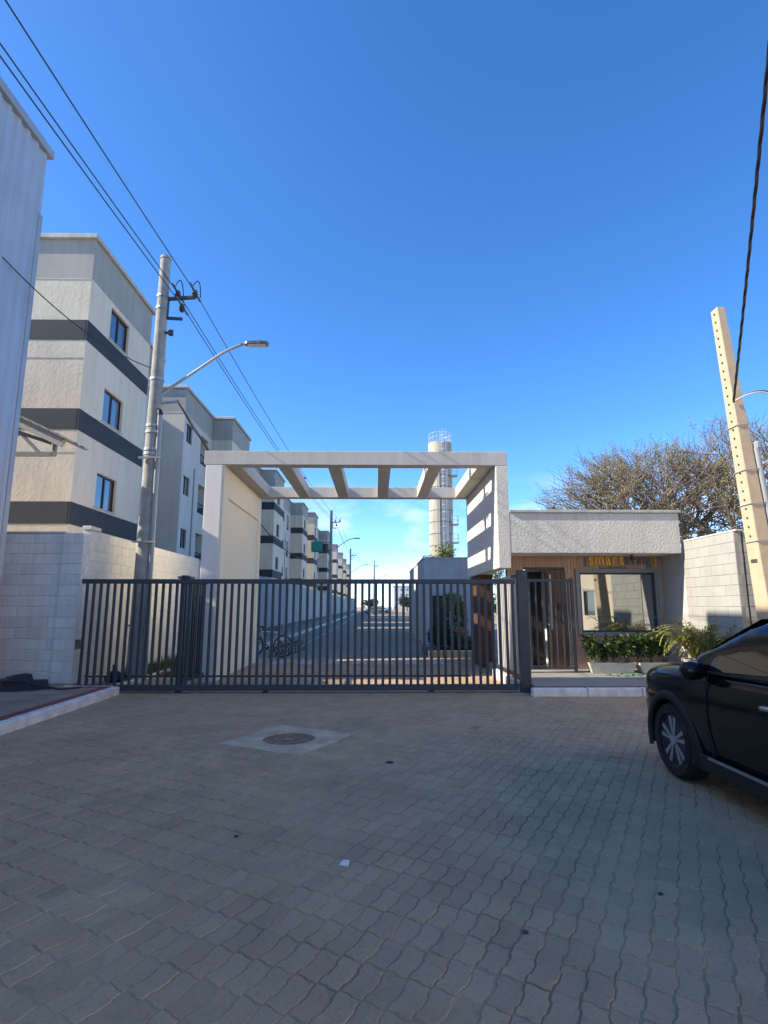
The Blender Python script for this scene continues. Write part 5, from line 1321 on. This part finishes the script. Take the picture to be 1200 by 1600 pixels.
# ------------------------------------------------------------------ far street life
hx, hy = 3.35, 95.0
J = [(hx,hy,.95),(hx,hy,1.2),(hx,hy,1.42),(hx,hy,1.52),(hx-.19,hy,1.42),(hx-.30,hy-.02,1.15),(hx-.34,hy-.15,.92),(hx+.19,hy,1.42),(hx+.28,hy-.02,1.15),(hx+.33,hy-.15,.95),
     (hx-.10,hy,.88),(hx-.12,hy-.02,.48),(hx-.13,hy,.06),(hx+.10,hy,.88),(hx+.13,hy-.04,.48),(hx+.15,hy+.02,.06),(hx-.13,hy-.16,.04),(hx+.15,hy-.14,.04)]
E_ = [(0,1),(1,2),(2,3),(2,4),(4,5),(5,6),(2,7),(7,8),(8,9),(0,10),(10,11),(11,12),(0,13),(13,14),(14,15),(12,16),(15,17)]
o = skin_person('person', '', J, E_, [.16,.15,.15,.055,.08,.05,.035,.08,.05,.035,.09,.07,.045,.09,.07,.045,.04,.04], 0, 'cloth')
person_parts(o, 1, (hx,hy,1.64), .10, (0,-1,0))
tag(o, 'person in dark clothes standing at the far end of the street', 'person')
def far_building(label, x0, y0, x1, y1, h_, m='farwhite'):
    t = thing('distant_building', label, 'building', ((x0+x1)/2,(y0+y1)/2,0), 'distant white buildings')
    mb = MB(); mb.box(x0,y0,0,x1,y1,h_); mb.build('wall', m, t)
    mb = MB(); mb.box(x0-.2,y0-.2,h_,x1+.2,y1+.2,h_+.4); mb.build('roof', 'coping', t)
    z_ = 1.5
    while z_ < h_-1.5:
        x_ = x0+1
        while x_ < x1-1.5: mb = MB(); mb.box(x_,y0-.05,z_,x_+1.3,y0-.01,z_+1.3); mb.build('window', 'winglass', t); x_ += 3.2
        z_ += 3
far_building('pale distant building left of the far person', 10, 330, 22, 345, 13)
far_building('lower pale distant building right of the far person', 24, 360, 40, 372, 8)
for i, (x_, y_, h_, w_, lb) in enumerate(((-8,150,4.5,3.2,'green tree at the far end of the boundary wall'),(-2,175,3.6,3.4,'low green tree behind the far grey car'),(9,165,4.5,4,'grey green tree right of the far person'),(15,172,5.5,4.5,'far tree partly hidden by the white service wall'),(30,240,8,9,'wide far tree crown at the right of the street end'))):
    t = thing('distant_tree', lb, 'tree', (x_,y_,0), 'trees at the far end of the street')
    mb = MB(); mb.tube([(x_,y_,0),(x_,y_,h_*.5)], [.25,.15], 8); mb.build('trunk', 'bark', t)
    mb = MB()
    for k in range(7): c = V(x_,y_,h_*.62)+V(rnd.uniform(-1,1)*w_*.45,rnd.uniform(-1,1)*w_*.4,rnd.uniform(-.3,.4)*h_*.5); leaf_cloud(mb, c, (w_*.35,w_*.35,h_*.26), 150, .6, .35)
    mb.build('crown', 'leaf_far', t, fix=False)

# ------------------------------------------------------------------ small things
mb = MB(); n, mm = 34, 16
for i in range(mm+1):
    f = i/mm
    for k in range(n):
        a_ = 2*math.pi*k/n; rr_ = (1-f)**.55; base_ = .52+.10*math.sin(3*a_+.6)+.06*math.sin(7*a_)
        x_ = -6.18+math.cos(a_)*base_*rr_*1.0; y_ = 9.98+math.sin(a_)*.30*rr_
        nz_ = noise.noise((x_*5,y_*5,f*2.0))+.6*noise.noise((x_*13,y_*13,f*5))
        z_ = .145+.24*f**.8*(1-.45*max(0,math.cos(a_))*(1-f))+.09*nz_*(min(1,f*2.5))
        mb.v.append((x_+.05*nz_, y_+.05*nz_, max(.143,z_)))
for i in range(mm):
    for k in range(n): mb.f.append((i*n+k,i*n+(k+1)%n,(i+1)*n+(k+1)%n,(i+1)*n+k))
mb.f.append(tuple(mm*n+k for k in range(n)))
t = thing('crumpled_tarp', 'crumpled black plastic tarp on the sidewalk by the white wall', 'tarp', (-6.18,9.98,.14))
mb.build('sheet', 'tarp', t, smooth='all')
mb = MB(); mb.tube(arc((-6.35,9.75,.30),(-5.9,9.7,.32),(-5.42,9.9,.155))+arc((-5.4,9.9,.155),(-5.2,9.95,.15),(-5.15,10.1,.155),4), .018, 6); mb.build('strap', 'tarp', t, smooth=True)
mb = MB(); n, mm = 18, 9
for i in range(mm+1):
    f = i/mm
    for k in range(n):
        a_ = 2*math.pi*k/n; rr_ = math.sin(min(1,f+.35)*math.pi*.92)
        q = .19*rr_*(1+.12*math.sin(5*a_+i*.4)); mb.v.append((-5.32+math.cos(a_)*q, 11.75+math.sin(a_)*q*.8, .035+f*.34))
for i in range(mm):
    for k in range(n): mb.f.append((i*n+k,i*n+(k+1)%n,(i+1)*n+(k+1)%n,(i+1)*n+k))
mb.f.append(tuple(range(n))); mb.f.append(tuple(mm*n+k for k in range(n)))
tag(mb.build('rubbish_bag', 'bluebag', smooth='all'), 'dark blue rubbish bag on the ground behind the left gate bars', 'bag')
mb = MB(); mb.add([(-.22,3.66,.012),(-.165,3.655,.008),(-.16,3.70,.02),(-.21,3.71,.010),(-.19,3.69,.026)], [(0,1,4),(1,2,4),(2,3,4),(3,0,4)])
mb.v += [(x,y,z-.006) for x,y,z in mb.v]; mb.f += [(5,6,7,8),(0,1,6,5),(1,2,7,6),(2,3,8,7),(3,0,5,8)]
tag(mb.build('paper_scrap', 'paper'), 'small white scrap of paper lying on the pavers', 'litter')
for i, (x_, y_, lb) in enumerate(((.14,5.9,'largest dark dropping on the pavers below the middle of the gate'),(.72,2.95,'small dark dropping on the pavers low at the centre right'),(-.95,4.1,'small dark dropping on the pavers left of the paper scrap'),(1.55,3.3,'small dark dropping on the pavers in front of the car'))):
    mb = MB(); n = 10; s_ = (.04 if i == 0 else .014)
    mb.v = [(x_+math.cos(2*math.pi*k/n)*s_*rnd.uniform(.6,1.2), y_+math.sin(2*math.pi*k/n)*s_*rnd.uniform(.6,1.6), .010) for k in range(n)]+[(x_,y_,.012)]
    mb.v += [(a,b,.004) for a,b,c in mb.v[:n]]
    mb.f = [(k,(k+1)%n,n) for k in range(n)]+[(k,(k+1)%n,n+1+(k+1)%n,n+1+k) for k in range(n)]
    tag(mb.build('dropping', 'iron'), lb, 'litter', 'dark droppings on the pavers')
